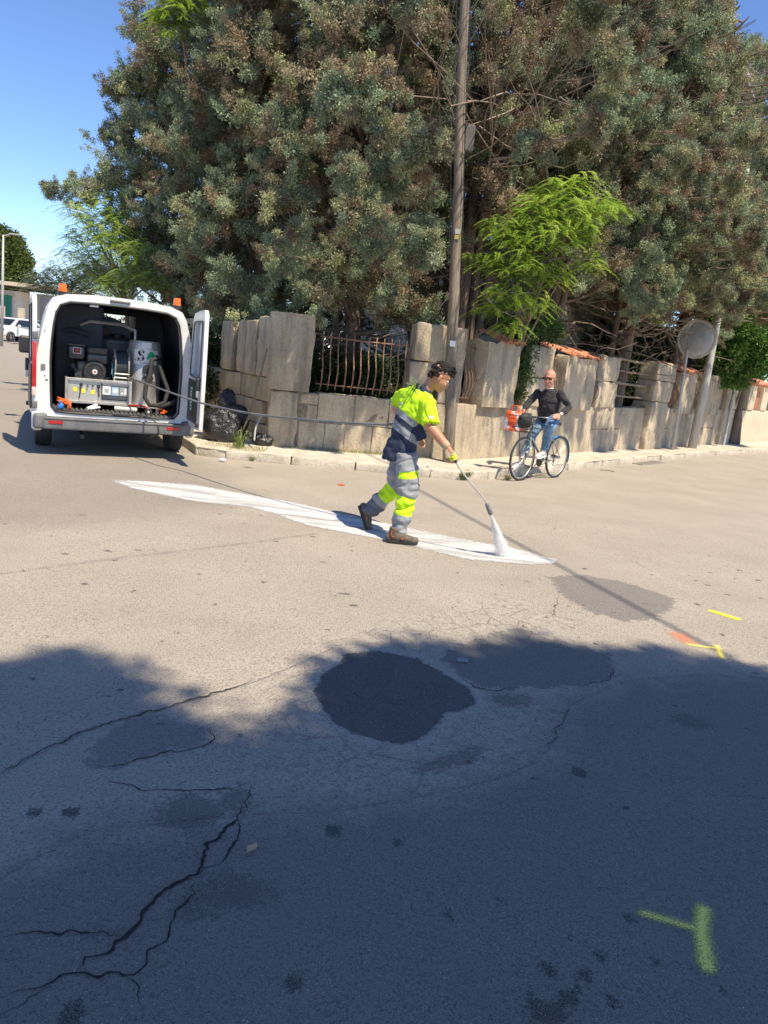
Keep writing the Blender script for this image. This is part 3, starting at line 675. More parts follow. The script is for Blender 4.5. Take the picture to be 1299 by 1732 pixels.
q = MB(); q.torus(mc+V3((.015, .02, .02)), .455, .014, ax, 32, 6, 0); q.build('rim', M('faded_orange', (.42, .3, .18), .7), MR, smooth=True, world=True)
LP = thing('metal_pole', 'thick pale grey metal pole right beside the traffic mirror', 'pole', (8.02, 20.18, .12))
q = MB(); q.tube([(8.0, 20.18, 0), (8.03, 20.18, 2), (8.04, 20.18, 4.3), (8.06, 20.18, 8.2)], [.12, .10, .07, .05], 14); q.build('shaft', m_galv, LP, smooth=True, world=True)
q = MB(); q.tube([(8.06, 20.18, 8.1), (7.6, 19.5, 8.5), (7.1, 18.8, 8.6)], .035, 8); q.rbox((6.9, 18.55, 8.6), (.25, .5, .12), .03, Matrix.Rotation(-.6, 3, 'Z')); q.build('lamp_arm', m_galv, LP, smooth=True, world=True)
q = MB(); q.tube([(9.82, 22.5, 0), (9.83, 22.5, 2.5)], .045, 10, 0); q.lathe([(.05, 0), (.03, .03), (0, .035)], (9.83, 22.5, 2.5), n=10)
tag(q.build('metal_post', m_galv, smooth=40), 'thin bare metal post against the dark wall, right of the thick metal pole', 'post')

# ================================================================== FAR LEFT BACKGROUND
FB = thing('building', 'low cream flat roofed building with green shutters behind the parked cars', 'building', (-33, 60, 0))
m_cb = M('cream_block', (.60, .54, .43), .9, col2=(.66, .6, .5), sc=1.5)
q = MB(); q.bb((-46, 60, 0), (-29.9, 68, 3.5)); q.build('building_wall', m_cb, FB, world=True)
q = MB(); q.bb((-30.5, 62.2, 0), (-27.2, 69, 3.55)); q.build('building_wall', M('shaded_render', (.5, .48, .44), .9), FB, world=True)  # side block's render is darkened in colour to stand in for shade
q = MB(); q.bb((-34.0, 58.8, 3.85), (-27.0, 69, 4.12)); q.build('roof', m_far, FB, world=True)
m_gr = M('green_shutter', (.02, .22, .15), .6)
for x0, x1 in ((-35.6, -33.2), (-33.0, -32.2), (-32.1, -30.6)):
    q = MB(); n = 9
    for i in range(n): q.bb((x0+(x1-x0)*i/n+.02, 59.86, .4), (x0+(x1-x0)*(i+1)/n-.02, 59.95, 3.15))
    q.build('shutter', m_gr, FB, world=True)
q = MB(); q.bb((-36, 59.7, 3.15), (-30.4, 59.98, 3.22)); q.build('lintel', m_far, FB, world=True)
for g0, g1 in ((-30.7, -30.0), (-28.9, -28.5)): q = MB(); q.bb((g0, 57.5, 0), (g1, 57.8, 2.25)); q.build('gate_post', m_far, FB, world=True)
SLp = thing('street_lamp', 'tall slim street lamp post at the far left beyond the cars', 'street lamp', (-20.9, 40, 0))
q = MB(); q.tube([(-20.95, 40, 0), (-20.9, 40, 3), (-20.87, 40, 5.6)], [.09, .07, .045], 10); q.build('pole', m_galv, SLp, smooth=True, world=True)
q = MB(); q.tube([(-20.87, 40, 5.55), (-20.5, 40, 5.66)], .03, 8); q.rbox((-20.25, 40, 5.68), (.6, .22, .07), .03); q.build('lamp_head', m_galv, SLp, smooth=40, world=True)
def car(loc, rz, paint, label, group=None):
    T = thing('parked_car', label, 'car', loc, rz, group)
    prof = [(-2.0, .35), (-2.03, .62), (-1.95, .86), (-1.2, .98), (-.62, 1.42), (.0, 1.5), (1.0, 1.47), (1.55, 1.25), (1.9, 1.0), (1.97, .6), (1.93, .35)]
    q = MB(); n = len(prof); ws = [(.72, 0), (.84, 0)]
    def wd(z): return .86 if z < .95 else .86-.2*(z-.95)/.55
    vs = []
    for sy in (-1, 1):
        for x, z in prof: vs.append((x, sy*(wd(z)-.02 if abs(x) < 1.9 else wd(z)-.14), z))
    fs = [tuple(range(n)), tuple(range(n, 2*n))[::-1]]+[(i, (i+1) % n, (i+1) % n+n, i+n) for i in range(n)]
    q.add(vs, fs); q.build('body', paint, T, bevel=.05, smooth=40)
    q = MB(); q.add([(-1.17, -.6, 1.03), (-1.17, .6, 1.03), (-.68, .55, 1.39), (-.68, -.55, 1.39)], [(0, 1, 2, 3)])
    q = MB(); d = V3((-.36, 0, .3)).normalized()
    for k in (0, 1): pass
    q.box((-.93, 0, 1.215), (.62, 1.3, .03), Matrix.Rotation(-math.atan2(.44, .58), 3, 'Y')); q.build('windscreen', m_glassd, T)
    for sy in (-1, 1):
        q = MB(); q.add([(-.95, sy*.85, 1.0), (1.4, sy*.85, 1.0), (1.0, sy*.775, 1.4), (-.5, sy*.775, 1.4), (-.95, sy*.83, 1.0), (1.4, sy*.83, 1.0), (1.0, sy*.755, 1.4), (-.5, sy*.755, 1.4)], [(0, 1, 2, 3), (4, 7, 6, 5), (0, 4, 5, 1), (2, 6, 7, 3)]); q.build('side_window', m_glassd, T)
        q = MB(); q.ball((-1.9, sy*.6, .76), (.16, .2, .12)); q.build('headlight', m_chrome, T, smooth=True)
        q = MB(); q.ball((-.75, sy*.98, 1.02), (.07, .12, .08)); q.build('wing_mirror', paint, T, smooth=True)
        for x in (-1.28, 1.25):
            q = MB(); q.lathe([(.2, -.1), (.3, -.1), (.32, -.05), (.32, .05), (.3, .1), (.2, .1)], (x, sy*.78, .32), (0, 1, 0), 20); w = q.build('wheel', m_rubber, T, smooth=40)
            q = MB(); q.lathe([(.0, -.09), (.2, -.09), (.2, .09), (0, .09)], (x, sy*.79, .32), (0, 1, 0), 16); q.build('rim', m_alu, w)
    q = MB(); q.box((-2.02, 0, .55), (.05, .9, .16)); q.build('grille', m_black, T); q = MB(); q.box((-2.05, 0, .42), (.02, .5, .1)); q.build('number_plate', m_wcard, T)
    return T
car((-25.1, 49.5, 0), math.radians(78), M('white_car_paint', (.75, .76, .76), .3, coat=.5), 'small white hatchback facing the road at the far left edge', None)
car((-26.1, 54.5, 0), math.radians(60), M('blue_car_paint', (.12, .22, .3), .3, coat=.5), 'blue grey car parked just behind the white hatchback', None)
# ================================================================== TREES
def leaf_mat(name, tint=(1, 1, 1), trans=.25, rough=.7):
    t = NT(name); c = t.attr('Col', 'Color'); o = t.n('ObjectInfo')
    n = t.noise(2.2, 3, .6); c2 = t.mix(t.ramp(n, [(.35, 0), (.65, .35)]), c, (.2*tint[0], .2*tint[1], .14*tint[2]))
    t.set('Base Color', c2); t.set('Roughness', rough); t.set('Specular IOR Level', .25)
    tr = t.n('BsdfTranslucent', {'Color': c2}); mx = t.n('MixShader', {0: trans, 1: t.b.outputs[0], 2: tr.outputs[0]}); t.t.links.new(mx.outputs[0], t.out.inputs[0]); return t.mat
m_cyp = leaf_mat('cypress_foliage', trans=.12)
m_bright = leaf_mat('bright_foliage', (1.4, 2.0, .35), .4)
m_laurel = leaf_mat('laurel_foliage', (.4, .8, .25), .2, .4)
m_bark = M('cypress_bark', (.10, .07, .05), .95, col2=(.24, .18, .135), sc=9, streak=(5, 5, .5), bump=(30, .7, .02))
m_twig = M('dry_twig', (.15, .105, .075), .95, col2=(.33, .26, .20), sc=5)
def rdir(n, rng, up=0.):
    v = rng.normal(size=(n, 3)); v[:, 2] += up; return v/np.linalg.norm(v, axis=1)[:, None]
def blades(n, rng, r0, r1, ln, wd, up=.3):               # a tuft: small quads standing out of a ball
    d = rdir(n, rng, up); side = np.cross(d, rdir(n, rng)); side /= np.linalg.norm(side, axis=1)[:, None]
    b = d*rng.uniform(r0, r1, (n, 1)) + rng.normal(size=(n, 3))*.02; ax = d*.8+rdir(n, rng)*.55; ax /= np.linalg.norm(ax, axis=1)[:, None]
    L = rng.uniform(.6, 1.2, (n, 1))*ln; W = rng.uniform(.6, 1.2, (n, 1))*wd
    return np.stack([b-side*W*.35, b+side*W*.35, b+ax*L*.6+side*W*.5, b+ax*L, b+ax*L*.6-side*W*.5], 1)[:, [0, 1, 2, 4]].copy() if False else np.stack([b, b+ax*L*.5+side*W*.5, b+ax*L, b+ax*L*.5-side*W*.5], 1)
TUFT = [blades(120, RNG, .005, .085, .042, .021, .4) for _ in range(6)]
FERN = []
for _ in range(4):                                       # drooping feathery frond with paired leaflets
    q = []; L = .34
    for i in range(17):
        t_ = (i+1)/17; c = np.array([L*t_, 0, -.16*t_*t_])
        for sg in (-1, 1):
            ll = .055*(1-.5*abs(t_-.4))+RNG.uniform(-.008, .008); a = np.array([.5, sg, RNG.uniform(-.35, .1)]); a /= np.linalg.norm(a); w = np.array([.011, 0, .003])
            q.append([c, c+a*ll*.5+w, c+a*ll, c+a*ll*.5-w])
    FERN.append(np.array(q))
LEAF = [blades(60, RNG, .05, .2, .085, .055, .2) for _ in range(4)]
BIG = [blades(70, RNG, .05, .42, .2, .13, .0) for _ in range(4)]
def rotm(n, rng, full=True):
    q = rng.normal(size=(n, 4)); q /= np.linalg.norm(q, axis=1)[:, None]; w, x, y, z = q.T
    R = np.stack([1-2*(y*y+z*z), 2*(x*y-z*w), 2*(x*z+y*w), 2*(x*y+z*w), 1-2*(x*x+z*z), 2*(y*z-x*w), 2*(x*z-y*w), 2*(y*z+x*w), 1-2*(x*x+y*y)], 1).reshape(n, 3, 3)
    if full: return R
    a = rng.uniform(0, 2*math.pi, n); z_ = np.zeros(n); o = np.ones(n)
    return np.stack([np.cos(a), -np.sin(a), z_, np.sin(a), np.cos(a), z_, z_, z_, o], 1).reshape(n, 3, 3)
def stamp(tpl, pos, scl, col, rng, full=True, R=None):
    V, Cc = [], []; n = len(pos); pick = rng.integers(0, len(tpl), n); R = rotm(n, rng, full) if R is None else R
    for k, T in enumerate(tpl):
        s = np.where(pick == k)[0]
        if not len(s): continue
        tv = T.reshape(-1, 3); v = np.einsum('nij,mj->nmi', R[s], tv)*scl[s, None, None]+pos[s, None, :]
        V.append(v.reshape(-1, 3)); fb = rng.uniform(.78, 1.22, (len(s), len(T), 1)); c = np.repeat((col[s, None, :]*fb), 4, axis=1); Cc.append(c.reshape(-1, 3))
    V = np.concatenate(V); Cc = np.concatenate(Cc); F = np.arange(len(V)).reshape(-1, 4); return V, F, Cc
PAL = np.array([(.285, .345, .205), (.205, .27, .165), (.34, .355, .18), (.32, .265, .165), (.26, .185, .115)])
NT_ = [0]
def ctuft(lobes, rng, dens=1., base=None):
    """lobes (x,y,z,r,brown) -> tuft centres, colours; tufts gather on the shell of each lobe"""
    P_, S_, K_ = [], [], []
    for x, y, z, r, br in lobes:
        k = max(4, int((17*r*r/.36+4)*dens)); d = rdir(k, rng, .35); br = min(1, br); br = br**1.6 if rng.random() < .6 else br
        keep = (d[:, 1]-.5*d[:, 0] < .3) | (rng.uniform(size=k) < .3); d = d[keep]; k = len(d)
        if k == 0: continue
        ln = r*rng.uniform(.75, 1.3, (k, 1)); c0 = np.array([x, y, z]); pr = np.array([.40*(1-br)+.01, .27*(1-br)+.01, .25*(1-br)+.05, .06+.4*br, .02+.6*br]); pr /= pr.sum()
        tint = PAL[rng.choice(5, k, p=pr)]*rng.uniform(.7, 1.3, (k, 1))*rng.uniform(.8, 1.2)
        bend = rng.normal(size=(k, 3))*.12*r+np.array([0, 0, .08*r])
        for f, s in ((.42, 1.15), (.62, 1.3), (.8, 1.2), (.95, .95), (1.08, .65)):
            p = c0+(d*ln*f+bend*f*f)*np.array([1, 1, .85])+rng.normal(size=(k, 3))*.035; P_.append(p); S_.append(s*rng.uniform(.8, 1.2, k)*(.6+.6*r)); K_.append(tint*rng.uniform(.85, 1.15, (k, 1)))
    NT_[0] += sum(map(len, P_)); return np.concatenate(P_), np.concatenate(S_), np.concatenate(K_)
def limb(mb, a, b, r0, r1, rng, sag=.1, k=6, n=5, wob=.06):
    a, b = V3(a), V3(b); L = (b-a).length; pts = []
    o = rng.uniform(0, 99)
    for i in range(k+1):
        t_ = i/k; p = a.lerp(b, t_); p.z -= sag*L*math.sin(math.pi*t_)*.5
        p += V3((nz((o, t_*2, 0)), nz((t_*2, o, 3)), nz((0, t_*2, o))))*wob*L*min(1, t_*4)*1.5; pts.append(p)
    mb.tube(pts, [r0+(r1-r0)*i/k for i in range(k+1)], n, cap=False); return pts
def cypress(x, y, h, R, z0, label, seed, nl=46, brown=.25, extra=(), lean=(0, 0), stems=3, twigs=60, prof=None, dens=1., keep=None, group='cypresses in the walled garden', pz0=None):
    rng = np.random.default_rng(seed); T = thing('cypress_tree', label, 'tree', (x, y, .05), 0, group)
    tb = MB(); top = V3((x+lean[0], y+lean[1], h))
    for i in range(stems):
        a = V3((x+rng.uniform(-.3, .3)*(i > 0), y+rng.uniform(-.25, .25)*(i > 0), .0)); b = V3((top.x+rng.uniform(-.9, .9)*(i > 0), top.y+rng.uniform(-.5, .5)*(i > 0), h*rng.uniform(.7, 1)))
        limb(tb, a, b, (.2 if i == 0 else .11)*rng.uniform(.8, 1.1), .02, rng, 0, 10, 9, .025)
    tb.build('trunk', m_bark, T, smooth=True, world=True)
    lob = []; lb = MB()
    for i in range(nl):
        u = (i+.5)/nl; z = z0+(h-z0)*u; r = (prof(u) if prof else (1-u)**.6*min(1, .55+2*u))*R*rng.uniform(.75, 1.15); a = i*2.399+rng.uniform(-.4, .4)
        cx, cy = x+lean[0]*z/h, y+lean[1]*z/h
        e = V3((cx+math.cos(a)*r, cy+math.sin(a)*r, z+rng.uniform(-.2, .3)))
        if keep is not None and not keep(e): continue
        limb(lb, (cx, cy, max(.4, z-.35*r)), e, .05, .012, rng, .12)
        rr_ = rng.uniform(.42, .72)*(.55+.45*min(1, r/1.2)); lob.append((e.x, e.y, e.z, rr_, brown*rng.uniform(.2, 1.8)))
        if r > 1.0: m_ = e.lerp(V3((cx, cy, z)), .45); lob.append((m_.x, m_.y, m_.z+.1, rr_*.85, min(1, brown*2)))
    for ex in list(extra)+OV.get(seed, []):
        p = V3(ex[:3]); lob.append((p.x, p.y, p.z, ex[3], ex[4])); cx, cy = x+lean[0]*p.z/h, y+lean[1]*p.z/h
        q0 = V3((cx, cy, max(.4, p.z-.4))); dl = (q0-p).length; far_ = p.z >= 5.3 and p.y <= 10.6; limb(lb, p.lerp(q0, 1. if far_ else min(1, .75/dl)), p, .016 if far_ else .012, .004, rng, .15, 9 if far_ else 6, 5, .15 if far_ else .06)
    for i in range(twigs):                                # bare, drooping dead twigs
        z = rng.uniform(max(.8, z0-1.2), z0+(h-z0)*.75); a = rng.uniform(0, 6.283); r = R*rng.uniform(.35, .95)
        cx, cy = x+lean[0]*z/h, y+lean[1]*z/h; e = V3((cx+math.cos(a)*r, cy+math.sin(a)*r, z+rng.uniform(-.7, .5)))
        pts = limb(lb, (cx, cy, z), e, .02, .004, rng, .1, 5, 4, .13)
        for j in range(4):
            s = pts[rng.integers(2, 5)]; limb(lb, s, s+V3(rng.normal(size=3)*.3)+V3((0, 0, -.15)), .007, .002, rng, .2, 4, 3, .2)
    lb.build('branches', m_twig, T, smooth=True, world=True)
    P_, S_, K_ = ctuft(lob, rng, dens)
    pxy = np.array([pix(p_) for p_ in P_]); hid = (abs(pxy[:, 0]-1175) < 42) & (pxy[:, 1] > 522) & (pxy[:, 1] < 640) & (P_[:, 1] < 20) | (abs(pxy[:, 0]-(757+.037*(600-pxy[:, 1]))) < 9) & (P_[:, 1] < 11.9) | (pxy[:, 0] > 1238) & (pxy[:, 0] < 1330) & (pxy[:, 1] < 62) & (pxy[:, 1] > -60); P_, S_, K_ = P_[~hid], S_[~hid], K_[~hid]
    V, F, K = stamp(TUFT, P_, S_, K_, rng)
    V = V-np.array([x, y, .05]); npmesh('crown', V, F, m_cyp, T, col=K); return T
OV = {}
ro = np.random.default_rng(5)
def pix(p):
    d = np.array(p)-np.array([0, 0, CAMH]); k = d@_f; return CX+FPX*(d@_r)/k, CY-FPX*(d@_u)/k
def overhang(S, s0, s1, step, kf, dens_key, zlo=2.5, zhi=6.2, cnt=2, zr=(.2, 2.1)):  # added lobes, some out of view, placed sunward of the walls to dapple them
    s = s0
    while s < s1:
        for _ in range(cnt):
            z = ro.uniform(zlo, zhi); zw = ro.uniform(*zr); n = kf*(z-zw)+ro.uniform(-.05, .1); q = S.p(s+ro.uniform(-.2, .2)+(.28 if S is SA else -.07)*(z-zw), n, z); x_, y_ = pix(q)
            if 738 < x_ < 806 or q.z-1.65 > .42*q.y+9 or (x_ > 780 and x_ < 1080 and y_ > 250): continue
            if y_ > 545: continue
            OV.setdefault(dens_key, []).extend([(q.x, q.y, q.z, ro.uniform(.2, .34), ro.uniform(0, .7))]*2+[(q.x+ro.uniform(-.2, .2), q.y, q.z+ro.uniform(-.25, .25), .24, .2)])
        s += step
overhang(SA, -.4, .7, .25, .507, 3, 2.9, 5.2, 1); overhang(SA, .7, 2.6, .4, .507, 3, 3.0, 5.2, 1)
overhang(SA, -.2, 2.9, .36, .507, 4, 5.2, 6.2, 1); overhang(SA, -.1, 2.7, .3, .507, 3, 3.0, 4.6, 1, (.1, .9))
overhang(SB, .3, 2.0, .5, .576, 4, 5.2, 7.5, 1); overhang(SB, 2.0, 5.0, .4, .576, 5, 4.8, 6.6, 1); overhang(SB, 5.0, 8.6, .35, .576, 6, 2.9, 5.5, 2); overhang(SB, 8.6, 13.4, .3, .576, 7, 2.8, 5.5, 2)
if True:
    ov = lambda px, py, Yv, r, b: (*at(px, py, Yv), r, b)
    cypress(-4.9, 17.3, 10.5, 2.0, 1.9, 'tall blue green cypress whose long side branch reaches left above the white van', 1, nl=70, brown=.15, twigs=40,
            extra=[ov(78, 326, 17, .16, .1), ov(95, 325, 17, .24, .1), ov(112, 322, 17, .26, .1), ov(130, 318, 17, .34, .1), ov(175, 312, 17, .4, .1), ov(150, 345, 17, .32, .1), ov(170, 235, 17, .28, .1), ov(195, 225, 17, .34, .2), ov(195, 160, 17, .3, .1), ov(215, 150, 16.6, .36, .1), ov(235, 65, 16.6, .34, .2), ov(245, 20, 16.6, .35, .2), ov(220, 290, 16.5, .6, .2), ov(240, 200, 16.5, .5, .2), ov(250, 110, 16.5, .5, .2), ov(260, 400, 17, .5, .2), ov(290, 480, 16, .5, .2)])
    cypress(-2.9, 14.9, 11.5, 1.85, 1.7, 'dark dense cypress above the low grey wall right of the van', 2, nl=80, brown=.3, twigs=50,
            extra=[ov(300, 250, 14, .5, .3), ov(330, 400, 13.8, .5, .15), ov(290, 330, 14.5, .5, .2), ov(340, 150, 14, .5, .3), ov(400, 470, 13, .42, .1), ov(360, 520, 14, .4, .15)])
    cypress(-.95, 13.9, 11, 1.75, 2.3, 'cypress with pale sunlit clumps hanging over the corner pillar and rusty railing', 3, nl=64, brown=.45, twigs=110,
            extra=[ov(455, 350, 12.3, .38, .3), ov(490, 320, 12.3, .4, .4), ov(530, 250, 12.2, .45, .35), ov(590, 170, 12.2, .5, .35), ov(640, 160, 12.4, .45, .3), ov(560, 120, 12.6, .45, .6), ov(480, 240, 12.6, .45, .4), ov(500, 160, 12.8, .5, .4), ov(620, 380, 12.1, .38, .35), ov(655, 400, 12.1, .4, .3), ov(600, 430, 12, .38, .15), ov(560, 450, 12, .36, .1), ov(500, 430, 12.0, .4, .15), ov(530, 500, 11.9, .32, .05), ov(520, 545, 11.75, .2, .0), ov(690, 410, 12.2, .34, .5), ov(700, 440, 12.3, .3, .3), ov(660, 470, 12.2, .34, .3), ov(590, 340, 12.2, .3, .4), ov(470, 450, 12.2, .35, .1), ov(430, 530, 12.6, .35, .1), ov(640, 500, 12.4, .3, .3), ov(570, 500, 12.3, .3, .3)])
    cypress(1.0, 15.0, 12, 1.7, 4.2, 'half dead brown cypress with many bare stems behind the utility pole', 4, nl=54, brown=.75, twigs=260, stems=8, dens=.8,
            extra=[ov(830, 60, 13.2, .5, .6), ov(860, 120, 13.2, .5, .4), ov(700, 30, 13, .45, .8), ov(830, 200, 13.4, .45, .5), ov(900, 230, 13.6, .4, .5)])
    cypress(3.0, 15.8, 11.5, 1.9, 3.4, 'grey green cypress rising behind the bright acacia', 5, nl=72, brown=.3, twigs=130, stems=4,
            extra=[ov(960, 100, 14, .55, .35), ov(1000, 200, 14, .5, .3), ov(930, 200, 14, .45, .4), ov(960, 250, 14, .45, .15), ov(1020, 260, 14.2, .45, .15)])
    cypress(5.0, 17.6, 11.3, 2.1, 3.0, 'broad cypress with slanting bare lower limbs above the barred wall opening', 6, nl=80, brown=.28, twigs=170, stems=3,
            extra=[ov(1090, 230, 15.8, .55, .1), ov(1100, 300, 15.8, .5, .1), ov(1140, 400, 16, .5, .1), ov(1080, 440, 16, .45, .25), ov(1120, 480, 16, .5, .1), ov(1170, 470, 16.5, .5, .1), ov(1060, 380, 16, .4, .5)])
    cypress(7.2, 20.6, 11.0, 1.95, 3.3, 'cypress crowding over the round traffic mirror', 7, nl=80, brown=.2, twigs=70,
            extra=[ov(1200, 40, 19, .6, .15), ov(1180, 150, 18.5, .6, .1), ov(1230, 250, 18.5, .6, .1), ov(1250, 30, 19.5, .4, .1), ov(1235, 80, 19, .45, .1), ov(1190, 500, 18.2, .5, .1), ov(1240, 470, 18.5, .6, .1)])
    cypress(10.6, 23.8, 9.9, 2.2, 3.6, 'blue green cypress cut off by the right edge, rightmost of the row', 8, nl=80, brown=.1, twigs=40)
    cypress(-2.2, 18.3, 12.5, 2.0, 1.0, 'shadowed cypress standing behind the dark dense one', 9, nl=44, brown=.3, twigs=60, dens=.6)
    cypress(.4, 18.0, 12.6, 2.2, .9, 'shadowed bushy cypress in the second row behind the rusty railing', 10, nl=46, brown=.4, twigs=60, dens=.6)
    cypress(3.3, 19.6, 12.6, 1.7, 3.8, 'shadowed cypress in the second row above the house', 11, nl=36, brown=.4, twigs=60, dens=.6)
    cypress(5.6, 23.4, 12.4, 2.2, 1.5, 'shadowed cypress in the second row behind the barred wall opening', 12, nl=46, brown=.3, twigs=60, dens=.6)
    # slanting bare limbs, part of the broad cypress
def leafy(name, label, cat, base, lobes, tpl, mat, cols, seed, trunk=.05, dens=60, scl=(.7, 1.2), full=True, group=None, twig=m_twig):
    rng = np.random.default_rng(seed); T = thing(name, label, cat, base, 0, group); tb = MB(); b0 = V3(base)
    P_, S_, K_ = [], [], []
    cols = np.array(cols)
    cen = V3(np.mean([l[:3] for l in lobes], axis=0))
    tb2 = limb(tb, b0, cen, trunk, trunk*.5, rng, -.1, 8, 8, .05)
    for x, y, z, r in lobes:
        s = tb2[rng.integers(4, 8)]; limb(tb, s, (x, y, z), trunk*.45, .006, rng, -.1, 6, 5)
        n = int(dens*r*r/.25)+3; d = rdir(n, rng, .1); P_.append(np.array([x, y, z])+d*(r*rng.uniform(.35, 1.05, (n, 1)))*np.array([1, 1, .8])); S_.append(rng.uniform(*scl, n)); K_.append(cols[rng.integers(0, len(cols), n)]*rng.uniform(.75, 1.25, (n, 1)))
        for j in range(5): limb(tb, (x, y, z), V3((x, y, z))+V3(rng.normal(size=3)*r*.6), .007, .002, rng, -.1, 4, 4, .1)
    tb.build('trunk', twig, T, smooth=True, world=True)
    V, F, K = stamp(tpl, np.concatenate(P_), np.concatenate(S_), np.concatenate(K_), rng, full); npmesh('crown', V-np.array(base), F, mat, T, col=K); return T
L3 = lambda px, py, Yv, r: (*at(px, py, Yv), r)
leafy('acacia_tree', 'bright lime green feathery acacia leaning over the wall right of the utility pole', 'tree', (1.9, 13.9, .06),
      [L3(*a) for a in [(985, 305, 12.9, .2), (940, 320, 12.9, .25), (960, 350, 12.7, .38), (1010, 350, 12.8, .3), (1045, 350, 13.0, .2), (900, 360, 12.7, .35), (870, 400, 12.5, .35), (930, 400, 12.5, .42), (985, 390, 12.6, .3), (1000, 440, 12.8, .22), (840, 380, 12.7, .22), (805, 435, 12.8, .15), (830, 440, 12.5, .25), (880, 450, 12.4, .38), (930, 460, 12.5, .3), (850, 500, 12.3, .3), (900, 510, 12.3, .28), (830, 520, 12.4, .2), (870, 550, 12.3, .2), (915, 340, 13.0, .3)]],
      FERN, m_bright, [(.40, .54, .09), (.30, .46, .07), (.50, .62, .14), (.2, .33, .05)], 31, trunk=.045, dens=230, scl=(.6, 1.1), full=False)
leafy('acacia_tree', 'pale yellow green feathery acacia showing left of the cypresses, just above the van roof', 'tree', (-5.3, 16.2, .0),
      [L3(*a) for a in [(130, 355, 16, .3), (160, 380, 16, .45), (130, 400, 16.2, .3), (190, 350, 16, .4), (150, 430, 16, .4), (190, 420, 15.8, .45), (120, 430, 16.3, .2), (220, 450, 15.6, .4), (200, 480, 15.6, .35), (240, 420, 15.5, .3), (180, 390, 15.8, .4), (180, 470, 16, .3), (150, 460, 16.2, .3), (260, 470, 15.4, .3)]],
      FERN, m_bright, [(.42, .56, .14), (.5, .6, .2), (.28, .42, .1)], 32, trunk=.06, dens=130, scl=(.7, 1.25), full=False)
leafy('acacia_tree', 'patch of bright green acacia leaves poking out at the top left of the cypresses', 'tree', (-5.2, 19.5, .0), [L3(300, 12, 15, .35), L3(275, 28, 15, .3), L3(318, 0, 15, .35), L3(290, 40, 15, .25)], FERN, m_bright, [(.24, .36, .05), (.3, .42, .08)], 33, dens=80, scl=(1, 1.5), full=False)
leafy('laurel_bush', 'glossy green laurel bush spilling over the wall at the right edge', 'bush', (10.6, 24.2, .05),
      [L3(*a) for a in [(1215, 540, 22.5, .6), (1250, 560, 22, .7), (1280, 600, 22, .7), (1240, 610, 22, .6), (1210, 600, 22.2, .5), (1299, 560, 22.5, .8), (1270, 530, 22.5, .6), (1330, 610, 22.5, .8), (1225, 640, 22, .25), (1250, 645, 21.8, .2)]], LEAF, m_laurel, [(.07, .15, .03), (.1, .2, .04), (.16, .28, .06)], 34, dens=85, scl=(.9, 1.4))
leafy('ivy_shrub', 'dark glossy shrub growing between the two tile capped panels under the acacia', 'bush', (2.0, 14.0, .05),
      [L3(*a) for a in [(880, 590, 13.6, .3), (890, 560, 13.6, .35), (880, 630, 13.5, .25), (910, 540, 13.7, .3), (870, 660, 13.45, .15), (935, 560, 13.9, .25)]], LEAF, m_laurel, [(.05, .1, .025), (.08, .15, .04)], 35, dens=70, scl=(.5, .8))
leafy('shrub', 'dark undergrowth filling the garden behind the rusty front railing', 'bush', (-.6, 13.6, .05),
      [(-1.6+.38*i, 13.3+.25*(i % 3), .9+.35*(i % 2), .45) for i in range(9)], LEAF, m_laurel, [(.03, .05, .02), (.045, .06, .03)], 36, dens=70, scl=(.7, 1.1))
leafy('shrub', 'dark undergrowth behind the wall opening with four bars', 'bush', (4.6, 19.2, .05),
      [(3.2+.5*i, 17.4+.5*i, .9+.45*(i % 2), .55) for i in range(8)], LEAF, m_laurel, [(.03, .05, .02), (.045, .06, .03)], 37, dens=55, scl=(.8, 1.2))
leafy('shrub', 'dark undergrowth behind the grey side wall, seen past the open van door', 'bush', (-5.2, 17.2, .05),
      [(-3.0-.55*i, 13.6+.8*i, .8+.5*(i % 2), .6) for i in range(12)], LEAF, m_laurel, [(.03, .05, .02), (.045, .06, .03)], 40, dens=60, scl=(.8, 1.3))
leafy('shrub', 'dark undergrowth behind the far end of the street wall near the laurel', 'bush', (8.2, 22.6, .05),
      [(5.2+.5*i, 20.2+.66*i, 1.0+.85*(i % 3), .85) for i in range(20)], LEAF, m_laurel, [(.03, .05, .02), (.045, .06, .03)], 41, dens=60, scl=(.9, 1.5))
leafy('olive_tree', 'round dark green tree at the far left behind the cream building', 'tree', (-37, 70, 0),
      [(*at(px, py, 70), r) for px, py, r in [(-10, 430, 2.2), (15, 440, 1.6), (30, 470, 1.4), (0, 410, 1.6), (20, 420, 1.0), (-20, 480, 2.2), (10, 475, 1.8), (38, 448, .7)]], BIG, m_laurel, [(.09, .12, .03), (.14, .16, .045), (.06, .09, .025)], 38, trunk=.3, dens=20, scl=(1.1, 1.6))
leafy('tamarisk_tree', 'thin grey green feathery tree on the horizon behind the van roof', 'tree', (-20, 45, 0),
      [(*at(px, py, 45), r) for px, py, r in [(70, 470, .8), (95, 460, 1.0), (120, 470, 1.0), (150, 455, 1.1), (180, 450, 1.2), (60, 480, .6), (110, 490, .9), (160, 490, 1), (140, 480, 1), (200, 480, 1.2), (85, 485, .8)]], FERN, m_cyp, [(.2, .24, .16), (.24, .28, .18)], 39, trunk=.12, dens=30, scl=(1.6, 2.6), full=False)
